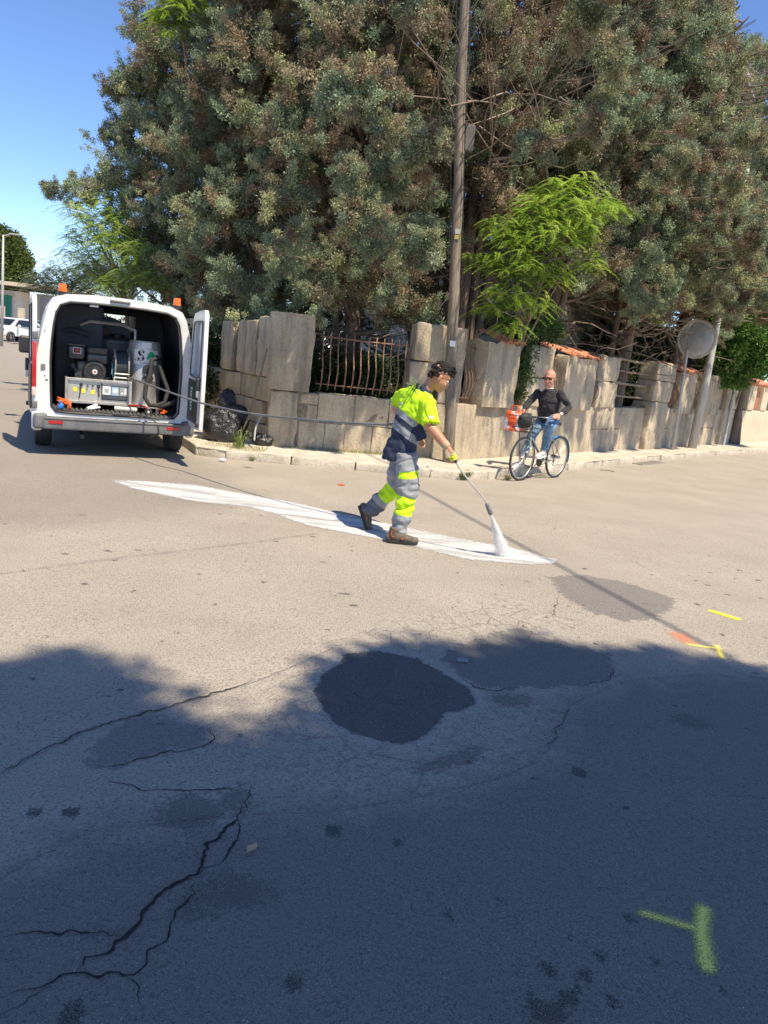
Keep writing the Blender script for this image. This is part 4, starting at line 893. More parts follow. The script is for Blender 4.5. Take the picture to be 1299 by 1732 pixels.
# trees behind the photographer whose crowns shade the near road
ex = [(-8, 2.3), (-4, 2.2), (-1.95, 2.4), (-1.7, 3.3), (-1.5, 3.9), (-1.45, 3.75), (-1.1, 3.8), (-.8, 3.35), (-.58, 3.05), (-.42, 3.3), (-.2, 3.95), (.26, 4.33), (.6, 4.5), (1.05, 4.6), (1.5, 4.62), (1.9, 4.72), (2.55, 4.52), (4, 4.2), (8, 4.0)]
holes = [(*G(290, 1128)[:2], .1), (*G(372, 1152)[:2], .1), (*G(470, 1165)[:2], .06)]
shl = [[], [], []]; rs = np.random.default_rng(77)
def yedge(x): return float(np.interp(x, [e[0] for e in ex], [e[1] for e in ex]))
def addl(x, y, r):
    if any(math.hypot(x-hx, (y-hy)*.8) < hr+r*.7 for hx, hy, hr in holes): return
    h = 8.2+rs.uniform(0, 1.6); k = 0 if x < -1.2 else (1 if x < 1.6 else 2); shl[k] += [(x+.40*h, y-.42*h, h, r)]*(3 if r < .43 else 1)
for x in np.arange(-7, 9, .27):
    r = rs.uniform(.22, .4); addl(x+rs.uniform(-.12, .12), yedge(x)-r*.95-.32+rs.uniform(-.16, .08), r)
for x in np.arange(-7.5, 9, .62):
    for dy in (1.3, 1.8, 2.4, 3.1, 3.9, 4.8, 5.7): addl(x+rs.uniform(-.15, .15), yedge(x)-dy+rs.uniform(-.1, .1), .62 if dy > 1.5 else .45)
for gx_, gy_ in ((30, 1420), (80, 1400), (0, 1440), (0, 1380), (60, 1450), (-80, 1420)):
    g_ = G(gx_, gy_); addl(g_.x, g_.y, .5)
for k, (bx, lb_) in enumerate(((-2.2, 'leafy street tree behind the photographer, left one of three shading the near road'), (2.4, 'leafy street tree directly behind the photographer, shading the near road'), (6.4, 'leafy street tree behind the photographer, right one of three shading the near road'))):
    leafy('shade_tree', lb_, 'tree', (bx+1, -5.4, 0), shl[k], BIG, m_laurel, [(.07, .12, .03), (.1, .15, .04)], 50+k, trunk=.18, dens=17, scl=(.5, .75), group='street trees behind the photographer')

print('TUFTS', NT_)
# ================================================================== WORK VAN
VA = math.radians(25.5); VO = V3((-3.527, 9.559, 0))
VAN = thing('work_van', 'white work van with its rear doors open and machinery inside, orange beacons on the roof', 'van', VO, VA)
half_o = [(0, .33), (.6, .33), (.92, .36), (.965, .5), (.972, .9), (.955, 1.15), (.92, 1.4), (.87, 1.65), (.825, 1.82), (.765, 1.915), (.62, 1.97), (.3, 1.995), (0, 2.0)]
half_i = [(0, .54), (.5, .54), (.70, .55), (.755, .62), (.765, .9), (.77, 1.15), (.76, 1.4), (.74, 1.6), (.715, 1.74), (.67, 1.83), (.56, 1.875), (.3, 1.89), (0, 1.895)]
def full(h): return [(x, z) for x, z in h]+[(-x, z) for x, z in h[-2:0:-1]]
FO, FI = full(half_o), full(half_i); NR = len(FO)
rings = []
for y, k, zt in ((.0, .985, 1.985), (.05, 1, 2.0), (1.0, 1, 2.0), (2.2, 1, 2.0), (2.7, .995, 1.99), (3.35, .98, 1.95), (3.62, .97, 1.88), (4.2, .95, 1.28), (4.6, .92, 1.12), (4.9, .84, .9), (4.98, .7, .62)):
    rings.append([(x*k*(1 if zt > 1.8 or z < 1 else 1.08), y, .33+(z-.33)*(zt-.33)/1.67) for x, z in FO])
q = MB(); vs_ = [p for r_ in rings for p in r_]; fs_, ms_ = [], []
for i in range(len(rings)-1):
    for j in range(NR):
        fs_.append((i*NR+j, i*NR+(j+1) % NR, (i+1)*NR+(j+1) % NR, (i+1)*NR+j))
        zm = FO[j][1]/2+FO[(j+1) % NR][1]/2; xm = abs(FO[j][0]+FO[(j+1) % NR][0])/2
        g = 1 if (i == 6 and xm < .86 and zm > 1.5) or (i in (4, 5) and 1.2 < zm < 1.75) else 0
        ms_.append(g)
fs_.append(tuple((len(rings)-1)*NR+j for j in range(NR))); ms_.append(0)
q.add(vs_, fs_, ms_)
b0 = [(x, 0.0, z) for x, z in FO]; 
q2 = MB(); R0 = [(x*.985, 0, .33+(z-.33)*.991) for x, z in FO]; R1 = [(x*1.03, -.012, .54+(z-.54)*1.02-.01) for x, z in FI]; R2 = [(x, 0, z) for x, z in FI]; R3 = [(x*1.0, .06, z) for x, z in FI]
q.add(R0+R1+R2+R3, [(k*NR+j, k*NR+(j+1) % NR, (k+1)*NR+(j+1) % NR, (k+1)*NR+j) for k in range(3) for j in range(NR)], 0)
q.build('body', [m_white, m_glass], VAN, smooth=35, fix=False)
# interior
q = MB(); I0 = [(x, .06, z) for x, z in FI]; I1 = [(x*1.12, .1, .52+(z-.54)*1.03) for x, z in FI]; I2 = [(x*1.12, 2.1, .52+(z-.54)*1.03) for x, z in FI]
q.add(I0+I1+I2, [(k*NR+j, k*NR+(j+1) % NR, (k+1)*NR+(j+1) % NR, (k+1)*NR+j) for k in range(2) for j in range(NR)])
q.build('interior_lining', m_dark, VAN, smooth=30)
q = MB()
for x0, x1, z0, z1_ in ((-.9, .9, .5, 1.58), (-.9, -.6, 1.58, 1.95), (.42, .9, 1.58, 1.95), (-.6, .42, 1.82, 1.95)): q.bb((x0, 2.1, z0), (x1, 2.14, z1_))
for x in (-.55, -.2, .2, .55): q.bb((x-.02, 2.07, .6), (x+.02, 2.1, 1.55))
q.build('bulkhead', m_dark, VAN)
q = MB()
for x in (-.45, .42): q = MB(); q.rbox((x, 2.75, 1.05), (.48, .14, .7), .06, Matrix.Rotation(-.15, 3, 'X')); q.rbox((x, 2.72, 1.47), (.27, .1, .22), .04); q.build('seat', m_black, VAN, smooth=True)
q = MB(); q.bb((-.86, 3.4, .9), (.86, 3.7, 1.12)); q.build('dashboard', m_black, VAN)
q = MB(); n = 30
for i in range(n): x = -.78+1.56*i/(n-1); q.tube([(x, .03, .555), (x, 2.08, .555)], .02, 6)
q.bb((-.82, .02, .52), (.82, 2.1, .552)); q.build('ribbed_floor', M('floor_metal', (.22, .22, .22), .5, .5, col2=(.12, .11, .1), sc=8), VAN, smooth=40)
q = MB(); q.tube([(x*1.012, -.016, z) for x, z in FI], .013, 6, closed=True); q.build('door_seal', m_black, VAN, smooth=True)
# bumper
q = MB(); q.rbox((.0, -.06, .415), (1.72, .13, .15), .025); q.rbox((0, -.075, .475), (1.68, .12, .03), .012)
for s in (-1, 1): q.rbox((s*.885, -.03, .43), (.16, .16, .19), .04)
q.build('bumper', m_grey, VAN, smooth=40)
for s in (-1, 1): q = MB(); q.rbox((s*.92, .12, .42), (.13, .3, .24), .05); q.build('bumper_corner', m_white, VAN, smooth=40)
for s in (-1, 1):
    q = MB(); q.box((s*.7-.01, -.128, .43), (.16, .01, .035)); q.build('reflector', m_red, VAN)
    q = MB(); q.rbox((s*.958, -.0, 1.1), (.05, .1, .55), .02, m=0); q.rbox((s*.962, -.01, .78), (.045, .09, .12), .02, m=1); q.build('tail_light', [m_red, M('tail_white', (.6, .5, .45), .3)], VAN, smooth=40)
    x = -.655 if s < 0 else .70; q = MB(); q.lathe([(.05, 0), (.052, .02), (.045, .025), (.047, .05), (.044, .052), (.046, .08), (.04, .1), (0, .106)], (x, .1, 1.985), n=16, m=0); q.lathe([(.06, -.03), (.06, .01), (0, .01)], (x, .1, 1.985), n=14, m=1); q.build('beacon', [m_orange, m_black], VAN, smooth=40)
    for yy in (.85, 4.05):
        q = MB(); q.lathe([(.2, -.1), (.3, -.105), (.33, -.09), (.34, -.04), (.34, .04), (.33, .09), (.3, .105), (.2, .1)], (s*.845, yy, .34), (1, 0, 0), 28); w = q.build('wheel', m_rubber, VAN, smooth=40)
        q = MB(); q.lathe([(0, -.085), (.2, -.09), (.2, .09), (0, .085)], (s*.85, yy, .34), (1, 0, 0), 20); q.build('rim', m_alu, w, smooth=40)
    q = MB(); q.rbox((s*1.1, 3.45, 1.22), (.19, .1, .27), .04); q.tube([(s*.93, 3.4, 1.15), (s*1.05, 3.44, 1.16)], .03, 8); q.build('wing_mirror', m_black, VAN, smooth=40)
q = MB(); q.rbox((.0, -.012, 1.948), (.24, .03, .035), .01); q.build('brake_light', M('brake_light', (.12, .1, .1), .3), VAN, smooth=40)
q = MB(); q.box((-.3, .02, 1.872), (.1, .04, .04)); q.build('cargo_lamp', m_wcard, VAN)
q = MB(); q.bb((-.75, .75, .24), (.75, 4.6, .33)); q.bb((-.8, .1, .31), (.8, .8, .34)); q.tube([(-.4, .0, .25), (-.4, .6, .25)], .03, 8); q.tube([(.9, 1.2, .3), (-.9, 1.2, .3)], .04, 8); q.build('underbody', m_black, VAN)
q = MB(); q.box((-.86, -.014, 1.08), (.05, .004, .07), m=0); q.box((-.84, -.014, .98), (.012, .004, .012), m=1); q.box((-.82, -.014, .93), (.03, .004, .012), m=1); q.box((-.845, -.014, 1.52), (.012, .004, .012), m=1); q.build('sticker', [m_grey, m_black], VAN)
def ringprism(mb, outer, inner, y0, y1, fr, m=0):
    n = len(outer); vs = [V3((a, y, b)) for y in (y0, y1) for L in (outer, inner) for a, b in L]; vs = [fr @ v for v in vs]
    o0, i0, o1, i1 = 0, n, 2*n, 3*n; fs = []
    for j in range(n):
        k = (j+1) % n; fs += [(o0+j, o0+k, i0+k, i0+j), (o1+k, o1+j, i1+j, i1+k), (o0+k, o0+j, o1+j, o1+k), (i0+j, i0+k, i1+k, i1+j)]
    mb.add(vs, fs, m)
def rear_door(hx, ang, mirror, name='rear_door', logo=False):
    s = -1 if mirror else 1                                  # x runs from the hinge to the free edge, y to the inside
    T = Matrix.Translation((hx, 0, 0)) @ Matrix.Rotation(ang, 4, 'Z') @ Matrix.Diagonal((1, s, 1, 1))
    out = [(0, .5), (.38, .48), (.77, .5), (.79, 1.1), (.785, 1.9), (.74, 1.955), (.5, 1.95), (.18, 1.92), (.10, 1.84), (.03, 1.45), (0, 1.12), (-.01, .8)]
    inn = [(.12, 1.16), (.38, 1.14), (.66, 1.16), (.68, 1.3), (.68, 1.78), (.65, 1.81), (.5, 1.81), (.24, 1.8), (.2, 1.74), (.15, 1.4), (.12, 1.25), (.12, 1.2)]
    cen = (.4, 1.5)
    q = MB(); ringprism(q, out, inn, 0, .05, T)
    n = len(inn); q.add([T @ V3((a, y, b)) for y in (0.004, .046) for a, b in [(.12, 1.155), (.66, 1.155), (.7, .6), (.1, .6)]], [(0, 1, 2, 3), (7, 6, 5, 4)])
    D = q.build(name, m_white, VAN, smooth=30, bevel=.008)
    q = MB(); q.add([T @ V3((a, .022, b)) for a, b in inn], [tuple(range(n))]); q.build('window', M('reflection_glass', (.32, .42, .5), .12, spec=.8) if logo else m_glassd, D)  # right pane coloured pale blue grey: its reflection is put into the base colour
    q = MB(); ringprism(q, [(cen[0]+(a-cen[0])*1.1, cen[1]+(b-cen[1])*1.06) for a, b in inn], inn, .0475, .062, T); q.build('window_frame', m_grey if logo else m_black, D)
    q = MB(); q.add([T @ V3((a, y, b)) for y in (.051, .066) for a, b in [(.06, .56), (.56, .56), (.6, .6), (.6, 1.08), (.08, 1.1), (.05, 1.05)]], [tuple(range(6)), tuple(range(6, 12))]+[(i, (i+1) % 6, (i+1) % 6+6, i+6) for i in range(6)]); q.build('inner_panel', m_black, D, bevel=.006)
    q = MB(); q.rbox(T @ V3((.7, .07, 1.06)), (.06, .06, .16), .015); q.rbox(T @ V3((.7, .07, .96)), (.05, .05, .12), .01, m=1); q.build('latch', [m_black, m_alu], D, smooth=40)
    q = MB(); q.rbox(T @ V3((.72, .06, .56)), (.05, .05, .05), .01); q.build('door_stop', m_black, D, smooth=40)
    for z in (.62, 1.45): q = MB(); q.rbox(T @ V3((.0, .02, z)), (.06, .06, .09), .015); q.build('hinge', m_grey, D, smooth=40)
    if logo:
        q = MB(); q.add([T @ V3((a, y, b)) for y in (.067, .070) for a, b in [(.18, .68), (.46, .68), (.46, 1.03), (.18, 1.03)]], [(0, 1, 2, 3), (7, 6, 5, 4), (0, 4, 5, 1), (1, 5, 6, 2), (2, 6, 7, 3), (3, 7, 4, 0)]); q.build('poster', M('poster_dark', (.02, .06, .05), .5), D)
        mt = M('poster_print', (.55, .75, .65), .5)
        R4 = T @ Matrix.Translation((.33, .0725, .855)) @ Matrix(((0, 0, 0, 0), (0, 0, 0, 0), (0, 0, 0, 0), (0, 0, 0, 1)))
        base = Matrix(((0, 1, 0, 0), (0, 0, 1, 0), (1, 0, 0, 0), (0, 0, 0, 1)))     # text runs upwards on the inner face
        Rr = T @ Matrix.Translation((.33, .073, .855)) @ base
        text('nnoi', .17, mt, 'lettering', D, root_mat(VAN) @ Rr, .001, bold=.004)
    return D
rear_door(.93, math.radians(180+91), True, logo=True)
rear_door(-.93, math.radians(-267), False)
# fill the lower skins properly: the ring above leaves a closed sheet, handles outside
# ------------------------------------------------------------------ machinery on board
RIG = thing('road_washing_rig', 'high pressure washing rig with petrol engine, hose reel and steel tank inside the van', 'machine', tuple(root_mat(VAN) @ V3((-.1, .4, .56))), VA)
def rl(p): return V3(p)-V3((-.1, .4, .56))              # van coordinates -> rig coordinates
class RB(MB):
    def build(s, name, mats, parent=None, **k):
        s.v = [tuple(rl(v)) for v in s.v]; return MB.build(s, name, mats, parent, **k)
q = RB()
for z in (.655, .94):
    for y in (.35, .95): q.box((-.2, y, z), (.8, .035, .035))
    for x in (-.585, .195): q.box((x, .65, z), (.035, .6, .035))
for x in (-.585, .195):
    for y in (.35, .95): q.box((x, y, .79), (.034, .034, .32))
q.box((.4, .6, .645), (.44, .55, .03)); 
for x in (-.55, .15, .55):
    for y in (.38, .9): q.box((x, y, .6), (.04, .04, .08))
q.build('frame', m_alu, RIG, bevel=.003)
q = RB(); q.bb((-.565, .36, .675), (.175, .372, .925)); q.bb((-.565, .38, .925), (.175, .95, .935)); P_ = q.build('control_panel', m_steel, RIG)
q = RB()
for x, z, r_ in ((-.41, .875, .022), (-.33, .865, .012), (-.27, .87, .012), (-.2, .865, .024), (-.16, .9, .01)): q.lathe([(r_, 0), (r_*.8, .03), (0, .032)], (x, .36, z), (0, -1, 0), 12)
q.tube([(-.41, .34, .86), (-.43, .335, .7)], .007, 6); q.tube([(-.2, .34, .86), (-.19, .335, .73)], .007, 6); q.build('knob', m_black, P_, smooth=40)
for x, z in ((-.48, .81), (-.385, .8), (-.27, .79)): q = RB(); q.box((x, .357, z), (.045, .004, .055)); q.build('sticker', m_yel, P_)
q = RB(); q.bb((-.165, .352, .70), (.165, .36, .89), 1); q.bb((-.15, .347, .77), (-.05, .353, .88), 0); q.bb((-.04, .347, .765), (.05, .353, .875), 2); q.bb((.06, .347, .765), (.155, .353, .875), 3); q.bb((-.15, .346, .715), (.15, .352, .755), 1)
q.lathe([(.032, 0), (.03, .008), (0, .009)], (.005, .349, .82), (0, -1, 0), 16, 0); q.bb((-.125, .344, .80), (-.075, .35, .85), 3); q.bb((.08, .344, .785), (.105, .35, .81), 0); q.bb((.12, .344, .785), (.145, .35, .86), 0)
q.build('gauge_plate', [m_wcard, m_dark, M('pale_blue', (.35, .5, .62), .5), m_steel], P_)
m_eng = M('engine_black', (.025, .025, .027), .32, col2=(.05, .05, .05), sc=12, coat=.3)
q = RB(); q.rbox((-.3, .62, 1.06), (.34, .36, .24), .04); q.rbox((-.34, .6, .98), (.3, .3, .1), .02); q.tube([(-.5, .5, 1.1), (-.42, .45, .98), (-.36, .44, .96)], .025, 8); q.tube([(-.52, .47, 1.12), (-.5, .46, 1.07)], .03, 8); EG = q.build('engine', m_eng, RIG, smooth=40)
q = RB(); q.rbox((-.475, .5, 1.28), (.21, .22, .17), .035); q.rbox((-.475, .5, 1.37), (.22, .23, .025), .01); q.lathe([(.015, 0), (.012, .02), (0, .022)], (-.47, .5, 1.38), n=10); AF = q.build('air_filter', m_eng, EG, smooth=40)
q = RB(); q.rbox((-.22, .52, 1.22), (.26, .26, .13), .03); q.rbox((-.22, .52, 1.32), (.27, .28, .09), .04); q.box((-.2, .375, 1.345), (.2, .012, .012)); q.build('fuel_tank', m_eng, EG, smooth=40)
q = RB(); q.lathe([(.145, 0), (.145, .05), (.13, .07), (.1, .075), (.095, .065), (.06, .065), (.055, .08), (0, .082)], (-.25, .44, 1.05), (0, -1, 0), 28)
for i in range(12): a = i*math.pi/6; q.box((-.25+.08*math.cos(a), .372, 1.05+.08*math.sin(a)), (.03, .006, .008), Matrix.Rotation(-a, 3, 'Y'))
q.build('recoil_cover', m_black, EG, smooth=40)
q = RB(); q.lathe([(.032, 0), (.03, .006), (0, .007)], (-.25, .36, 1.05), (0, -1, 0), 18, 0); q.box((-.25, .352, 1.05), (.03, .003, .02), m=1); q.build('badge', [m_wcard, m_red], EG)
q = RB(); q.bb((-.515, .38, 1.26), (-.42, .388, 1.34), 0); q.bb((-.508, .376, 1.267), (-.427, .381, 1.333), 1); q.build('label', [m_wcard, m_black], AF)
M4 = lambda x, y, z: root_mat(VAN) @ Matrix.Translation((x, y, z)) @ Matrix.Rotation(math.pi/2, 4, 'X')
text('XR', .045, M('red_print', (.8, .03, .02), .5), 'lettering', AF, M4(-.468, .3745, 1.308), .001, bold=.001)
q = RB(); q.box((-.455, .377, 1.275), (.05, .003, .014)); q.build('red_stripe', m_red, AF)
q = RB()
for x in (.0, .165):
    q.torus((x, .55, 1.16), .215, .012, (1, 0, 0), 36, 6)
    for i in range(6): a = i*math.pi/3+.3; q.tube([(x, .55, 1.16), (x, .55+.21*math.cos(a), 1.16+.21*math.sin(a))], .007, 5)
q.box((.08, .55, .955), (.2, .3, .02)); q.bb((-.02, .35, .95), (0, .75, 1.0)); q.tube([(-.01, .36, 1.0), (.175, .36, 1.0)], .012, 8); q.tube([(-.01, .36, 1.05), (.175, .36, 1.05)], .012, 8)
RL = q.build('hose_reel', m_alu, RIG, smooth=40)
q = RB()
for lay in range(3):
    R_ = .135+.022*lay
    for i in range(8): q.torus((.018+.018*i, .55, 1.16), R_, .0105, (1, 0, 0), 28, 6)
q.build('wound_hose', M('hose_rubber', (.03, .045, .05), .45, col2=(.06, .08, .085), sc=9), RL, smooth=True)
q = RB(); q.tube([(-.0, .42, .96), (-.04, .4, 1.05), (-.03, .42, 1.15), (-.06, .5, 1.2)], .009, 6); q.build('thin_hose', M('teal_hose', (.12, .3, .32), .5), RL, smooth=True)
q = RB(); q.lathe([(.215, .66), (.215, .98), (.218, .985), (.218, .995), (.215, 1.0), (.215, 1.38), (.205, 1.47), (.195, 1.5), (.03, 1.505), (0, 1.505)], (.385, .58, 0), n=40)
q.tube([(.26, .6, 1.5), (.26, .6, 1.62), (.1, .7, 1.68), (-.3, .8, 1.68), (-.42, .8, 1.62)], .022, 8); TK = q.build('steel_tank', m_steel, RIG, smooth=40)
q = RB(); q.lathe([(.075, 0), (.07, .03), (.04, .035), (0, .03)], (.41, .375, 1.13), (0, -1, 0), 20, 0); q.tube([(.35, .36, 1.02), (.37, .33, 1.06), (.45, .33, 1.06), (.47, .36, 1.02)], .018, 8, 1); q.build('inlet', [m_black, m_dark], TK, smooth=40)
def cyl_patch(mb, x0, x1, z0, z1_, r_, m=0, cx=.385, cy=.58, n=10):
    xs = [x0+(x1-x0)*i/n for i in range(n+1)]; v = []
    for z in (z0, z1_):
        for x in xs: v.append((x, cy-math.sqrt(max(0, r_*r_-(x-cx)**2)), z))
    mb.add(v, [(i, i+1, n+1+i+1, n+1+i) for i in range(n)], m)
q = RB(); cyl_patch(q, .235, .53, 1.2, 1.39, .217, 0); cyl_patch(q, .325, .445, 1.41, 1.485, .2165, 0); q.build('logo_card', m_wcard, TK, fix=False)
def cylwarp(o, r_, cx=.385, cy=.58):                       # wrap flat lettering round the tank
    for v in o.data.vertices:
        p = v.co+V3((-.1, .4, .56)); v.co.y = cy-math.sqrt(max(1e-6, r_*r_-(p.x-cx)**2))-.4
m_navy = M('navy_print', (.02, .04, .12), .5); m_grn = M('green_print', (.0, .42, .16), .5)
lg = text('S', .19, m_navy, 'lettering', TK, M4(.315, .37, 1.305), .0005, bold=.006); cylwarp(lg, .2185)
q = RB(); cyl_patch(q, .0, .0, 0, 0, .2, n=1)
def flat(polys, mat_, name, r_):
    mb = MB()
    for poly in polys:
        cxp = sum(p[0] for p in poly)/len(poly); czp = sum(p[1] for p in poly)/len(poly); n = len(poly)
        v = [rl((x, .58-math.sqrt(max(1e-6, r_*r_-(x-.385)**2)), z)) for x, z in poly+[(cxp, czp)]]; mb.add(v, [(i, (i+1) % n, n) for i in range(n)])
    return mb.build(name, mat_, TK, fix=False)
flat([[(.385, 1.27), (.395, 1.33), (.43, 1.375), (.46, 1.372), (.485, 1.33), (.505, 1.27), (.47, 1.275), (.452, 1.31), (.43, 1.29), (.405, 1.265)], [(.45, 1.285), (.5, 1.3), (.512, 1.262), (.49, 1.25), (.45, 1.26)]], m_grn, 'leaf_logo', .2187)
flat([[(.24, 1.24), (.255, 1.24), (.255, 1.262), (.24, 1.262)]], m_grn, 'logo_stripe', .2187); flat([[(.27, 1.24), (.285, 1.24), (.285, 1.262), (.27, 1.262)]], m_red, 'logo_stripe', .2187)
lg = text('SEGNALETICA', .024, m_navy, 'lettering', TK, M4(.38, .37, 1.216), .0003); cylwarp(lg, .2185)
q = RB(); q.tube([(.52, .36, 1.28), (.5, .3, 1.31), (.44, .27, 1.27), (.42, .24, 1.1), (.37, .2, .92), (.36, .18, .78), (.42, .17, .69), (.52, .17, .69), (.62, .2, .74), (.66, .24, .9), (.6, .3, 1.05), (.55, .34, 1.2), (.56, .4, 1.28)], .028, 10)
q.tube([(.48, .2, .69), (.58, .18, .68), (.68, .14, .73), (.76, .16, .78)], .028, 10); q.build('suction_hose', m_rubber, RIG, smooth=True)
WT = thing('water_tank', 'dark round water vat deep in the van behind the steel tank', 'tank', tuple(root_mat(VAN) @ V3((.1, 1.35, .56))), VA)
q = MB(); q.lathe([(.33, 0), (.35, .1), (.35, .85), (.36, .86), (.36, .9), (.3, .93), (0, .95)], (0, 0, 0), n=30); q.build('vat', M('vat_grey', (.14, .14, .15), .5), WT, smooth=40)
q = MB(); q.lathe([(.1, 0), (.1, .05), (0, .06)], (0, 0, .93), n=16); q.build('lid', m_black, WT, smooth=40)
DR = thing('plastic_drum', 'big blue black drum seen beneath the bulkhead window at the very back of the van', 'drum', tuple(root_mat(VAN) @ V3((.0, 1.86, 1.1))), VA)
q = MB(); q.lathe([(.33, -.15), (.34, 0), (.34, .1), (.33, .15)], (0, 0, .34), (0, 1, 0), 30); q.build('barrel', M('drum_blue', (.02, .05, .12), .4), DR, smooth=40)
q = MB(); q.box((-.02, -.16, .5), (.05, .01, .2), Matrix.Rotation(.2, 3, 'Y')); q.build('tape', M('tan_tape', (.3, .2, .12), .7), DR)
q = MB(); q.rbox((-.42, 1.1, 1.25), (.6, .5, 1.3), .05); q.tube([(-.7, .9, 1.5), (-.5, .8, 1.55), (-.3, .8, 1.5)], .03, 8)
o = q.build('dark_crate', m_dark, None, smooth=40); o.matrix_world = root_mat(VAN) ; tag(o, 'tall dark equipment case in the shadow behind the engine, inside the van', 'case')
def vthing(name, q, mats, label, cat, **k):
    o = q.build(name, mats, None, **k); o.location = VO; o.rotation_euler = (0, 0, VA); return tag(o, label, cat)
rq = random.Random(9)
def squig(c, r_, n=14): return [(c[0]+rq.uniform(-1, 1)*r_[0], c[1]+rq.uniform(-1, 1)*r_[1], c[2]+rq.uniform(-1, 1)*r_[2]) for _ in range(n)]
q = MB(); q.tube(squig((-.63, .14, .66), (.08, .06, .06), 16), .014, 6); q.box((-.55, .1, .62), (.035, .03, .12)); vthing('ratchet_strap', q, m_orange_cloth, 'bunched orange strap in the left rear corner of the van floor', 'strap', smooth=True)
q = MB(); q.tube(squig((.6, .2, .62), (.07, .05, .03), 12), .012, 6); vthing('ratchet_strap', q, m_orange_cloth, 'bunched orange strap in the right rear corner of the van floor', 'strap', smooth=True)
q = MB(); q.ball((-.655, .07, .61), (.035, .03, .045), rot=Matrix.Rotation(.4, 3, 'Y')); q.lathe([(.012, 0), (.01, .04), (0, .045)], (-.665, .06, .64), n=8); vthing('blue_bottle', q, m_blue, 'small blue plastic bottle beside the orange strap at the left of the van floor', 'bottle', smooth=True)
q = MB(); q.tube([(-.34, .2, .585), (-.22, .32, .625)], .022, 10); q.tube([(-.3, .22, .585), (-.18, .34, .6)], .014, 8); vthing('white_pipe', q, m_wcard, 'short white plastic pipe lying under the control panel in the van', 'pipe', smooth=40)
q = MB(); q.tube([(.0, .3, .605), (.24, .26, .605)], .03, 12); q.ball((.25, .258, .605), .032); vthing('white_canister', q, M('ivory_plastic', (.6, .58, .5), .5), 'ivory canister lying on the van floor under the hose reel', 'canister', smooth=40)
q = MB(); q.torus((.4, .1, .6), .035, .016, (0, 1, 0), 20, 8, 0); q.lathe([(.02, 0), (0, .01)], (.4, .09, .6), (0, -1, 0), 12, 1); q.bb((.385, .1, .6), (.415, .13, .66), 1); vthing('caster_wheel', q, [m_rubber, m_alu], 'small caster wheel on the van floor left of the big black hose', 'wheel', smooth=40)
q = MB(); q.tube([(.17, .32, .65), (.3, .3, .66), (.37, .2, .66), (.38, .14, .65)], .013, 6); vthing('red_strap', q, m_red, 'thin red strap lying along the base of the steel tank', 'strap', smooth=True)
q = MB(); q.tube([(-.7, .02, .575), (-.6, -.02, .57), (-.2, -.0, .575), (.0, -.04, .565), (.3, -.02, .57), (.42, -.06, .545), (.5, -.13, .47), (.51, -.14, .36), (.42, -.1, .3), (.3, .0, .3)], .008, 6); vthing('black_cable', q, m_black, 'thin black cable drooping over the van bumper', 'cable', smooth=True)
# hose from the reel to the worker
h0 = root_mat(VAN) @ V3((.15, .36, 1.02)); hp = [h0, at(300, 668, 9.0), at(350, 684, 8.75), at(436, 701, 8.1), at(560, 713, 7.45), at(655, 718, 7.12), at(690, 712, 7.05), at(722, 708, 6.85), at(738, 732, 6.72), at(757, 757, 6.62)]
def smooth_path(P, k=8):
    out = []
    P = [V3(p) for p in P]
    for i in range(len(P)-1):
        p0, p1, p2, p3 = P[max(i-1, 0)], P[i], P[i+1], P[min(i+2, len(P)-1)]
        for j in range(k):
            t_ = j/k; out.append(.5*((2*p1)+(p2-p0)*t_+(2*p0-5*p1+4*p2-p3)*t_*t_+(3*p1-p0-3*p2+p3)*t_**3))
    out.append(P[-1]); return out
q = MB(); q.tube(smooth_path(hp), .0115, 8); tag(q.build('pressure_hose', M('grey_hose', (.10, .11, .12), .5, col2=(.16, .17, .17), sc=6), smooth=True), 'long grey pressure hose stretched from the van to the worker', 'hose')

# ------------------------------------------------------------------ rubbish, sticks, weeds, litter
m_bag = M('bin_bag', (.012, .012, .014), .28, bump=(9, .9, .05), spec=.6)
def bag(c, r_, seed, label):
    mb = MB(); mb.ball((0, 0, 0), 1, 40, 26); vs = []
    for v in mb.v:
        p = V3(v); f = 1+.28*nz(p, 1.6, seed)+.16*abs(nz(p, 4, seed))+.05*nz(p, 11, seed)
        if p.z > .6: f *= 1-.25*(p.z-.6)+.3*max(0, nz(p, 3, seed+4))
        w = V3((p.x*r_[0]*f, p.y*r_[1]*f, max(-.62, p.z*f)*r_[2]+.62*r_[2])); vs.append(w+V3(c))
    mb.v = [tuple(v) for v in vs]; return tag(mb.build('bin_bag', m_bag, smooth=True), label, 'bin bag', 'black bin bags dumped at the wall corner')
bag(G(372, 744, .13), (.27, .22, .3), 1, 'shiny black bin bag nearest the van door, leftmost of the pile')
bag(G(408, 738, .13)+V3((0, .2, 0)), (.34, .25, .34), 5, 'large black bin bag in the middle of the pile by the corner pier')
bag(G(385, 735, .13)+V3((0, .6, .1)), (.34, .3, .36), 9, 'black bin bag lying on top at the back of the pile')
bag(G(446, 752, .13)+V3((-.02, -.02, 0)), (.15, .1, .1), 13, 'small flat black bag lying on the pavement by the corner pier foot')
q = MB(); q.tube([at(404, 742, 11.35), at(423, 700, 11.5), at(452, 590, 11.35)], [.016, .016, .013], 8); tag(q.build('wooden_stick', m_wood, smooth=True), 'brown wooden broom handle leaning against the corner pillar', 'stick')
q = MB(); q.tube(smooth_path([at(430, 745, 11.0), at(433, 722, 11.2), at(441, 706, 11.36), at(448, 702, 11.42)]), .013, 8); tag(q.build('bent_pipe', M('grey_pipe', (.35, .35, .33), .6), smooth=True), 'short bent grey pipe sticking up beside the corner pier', 'pipe')
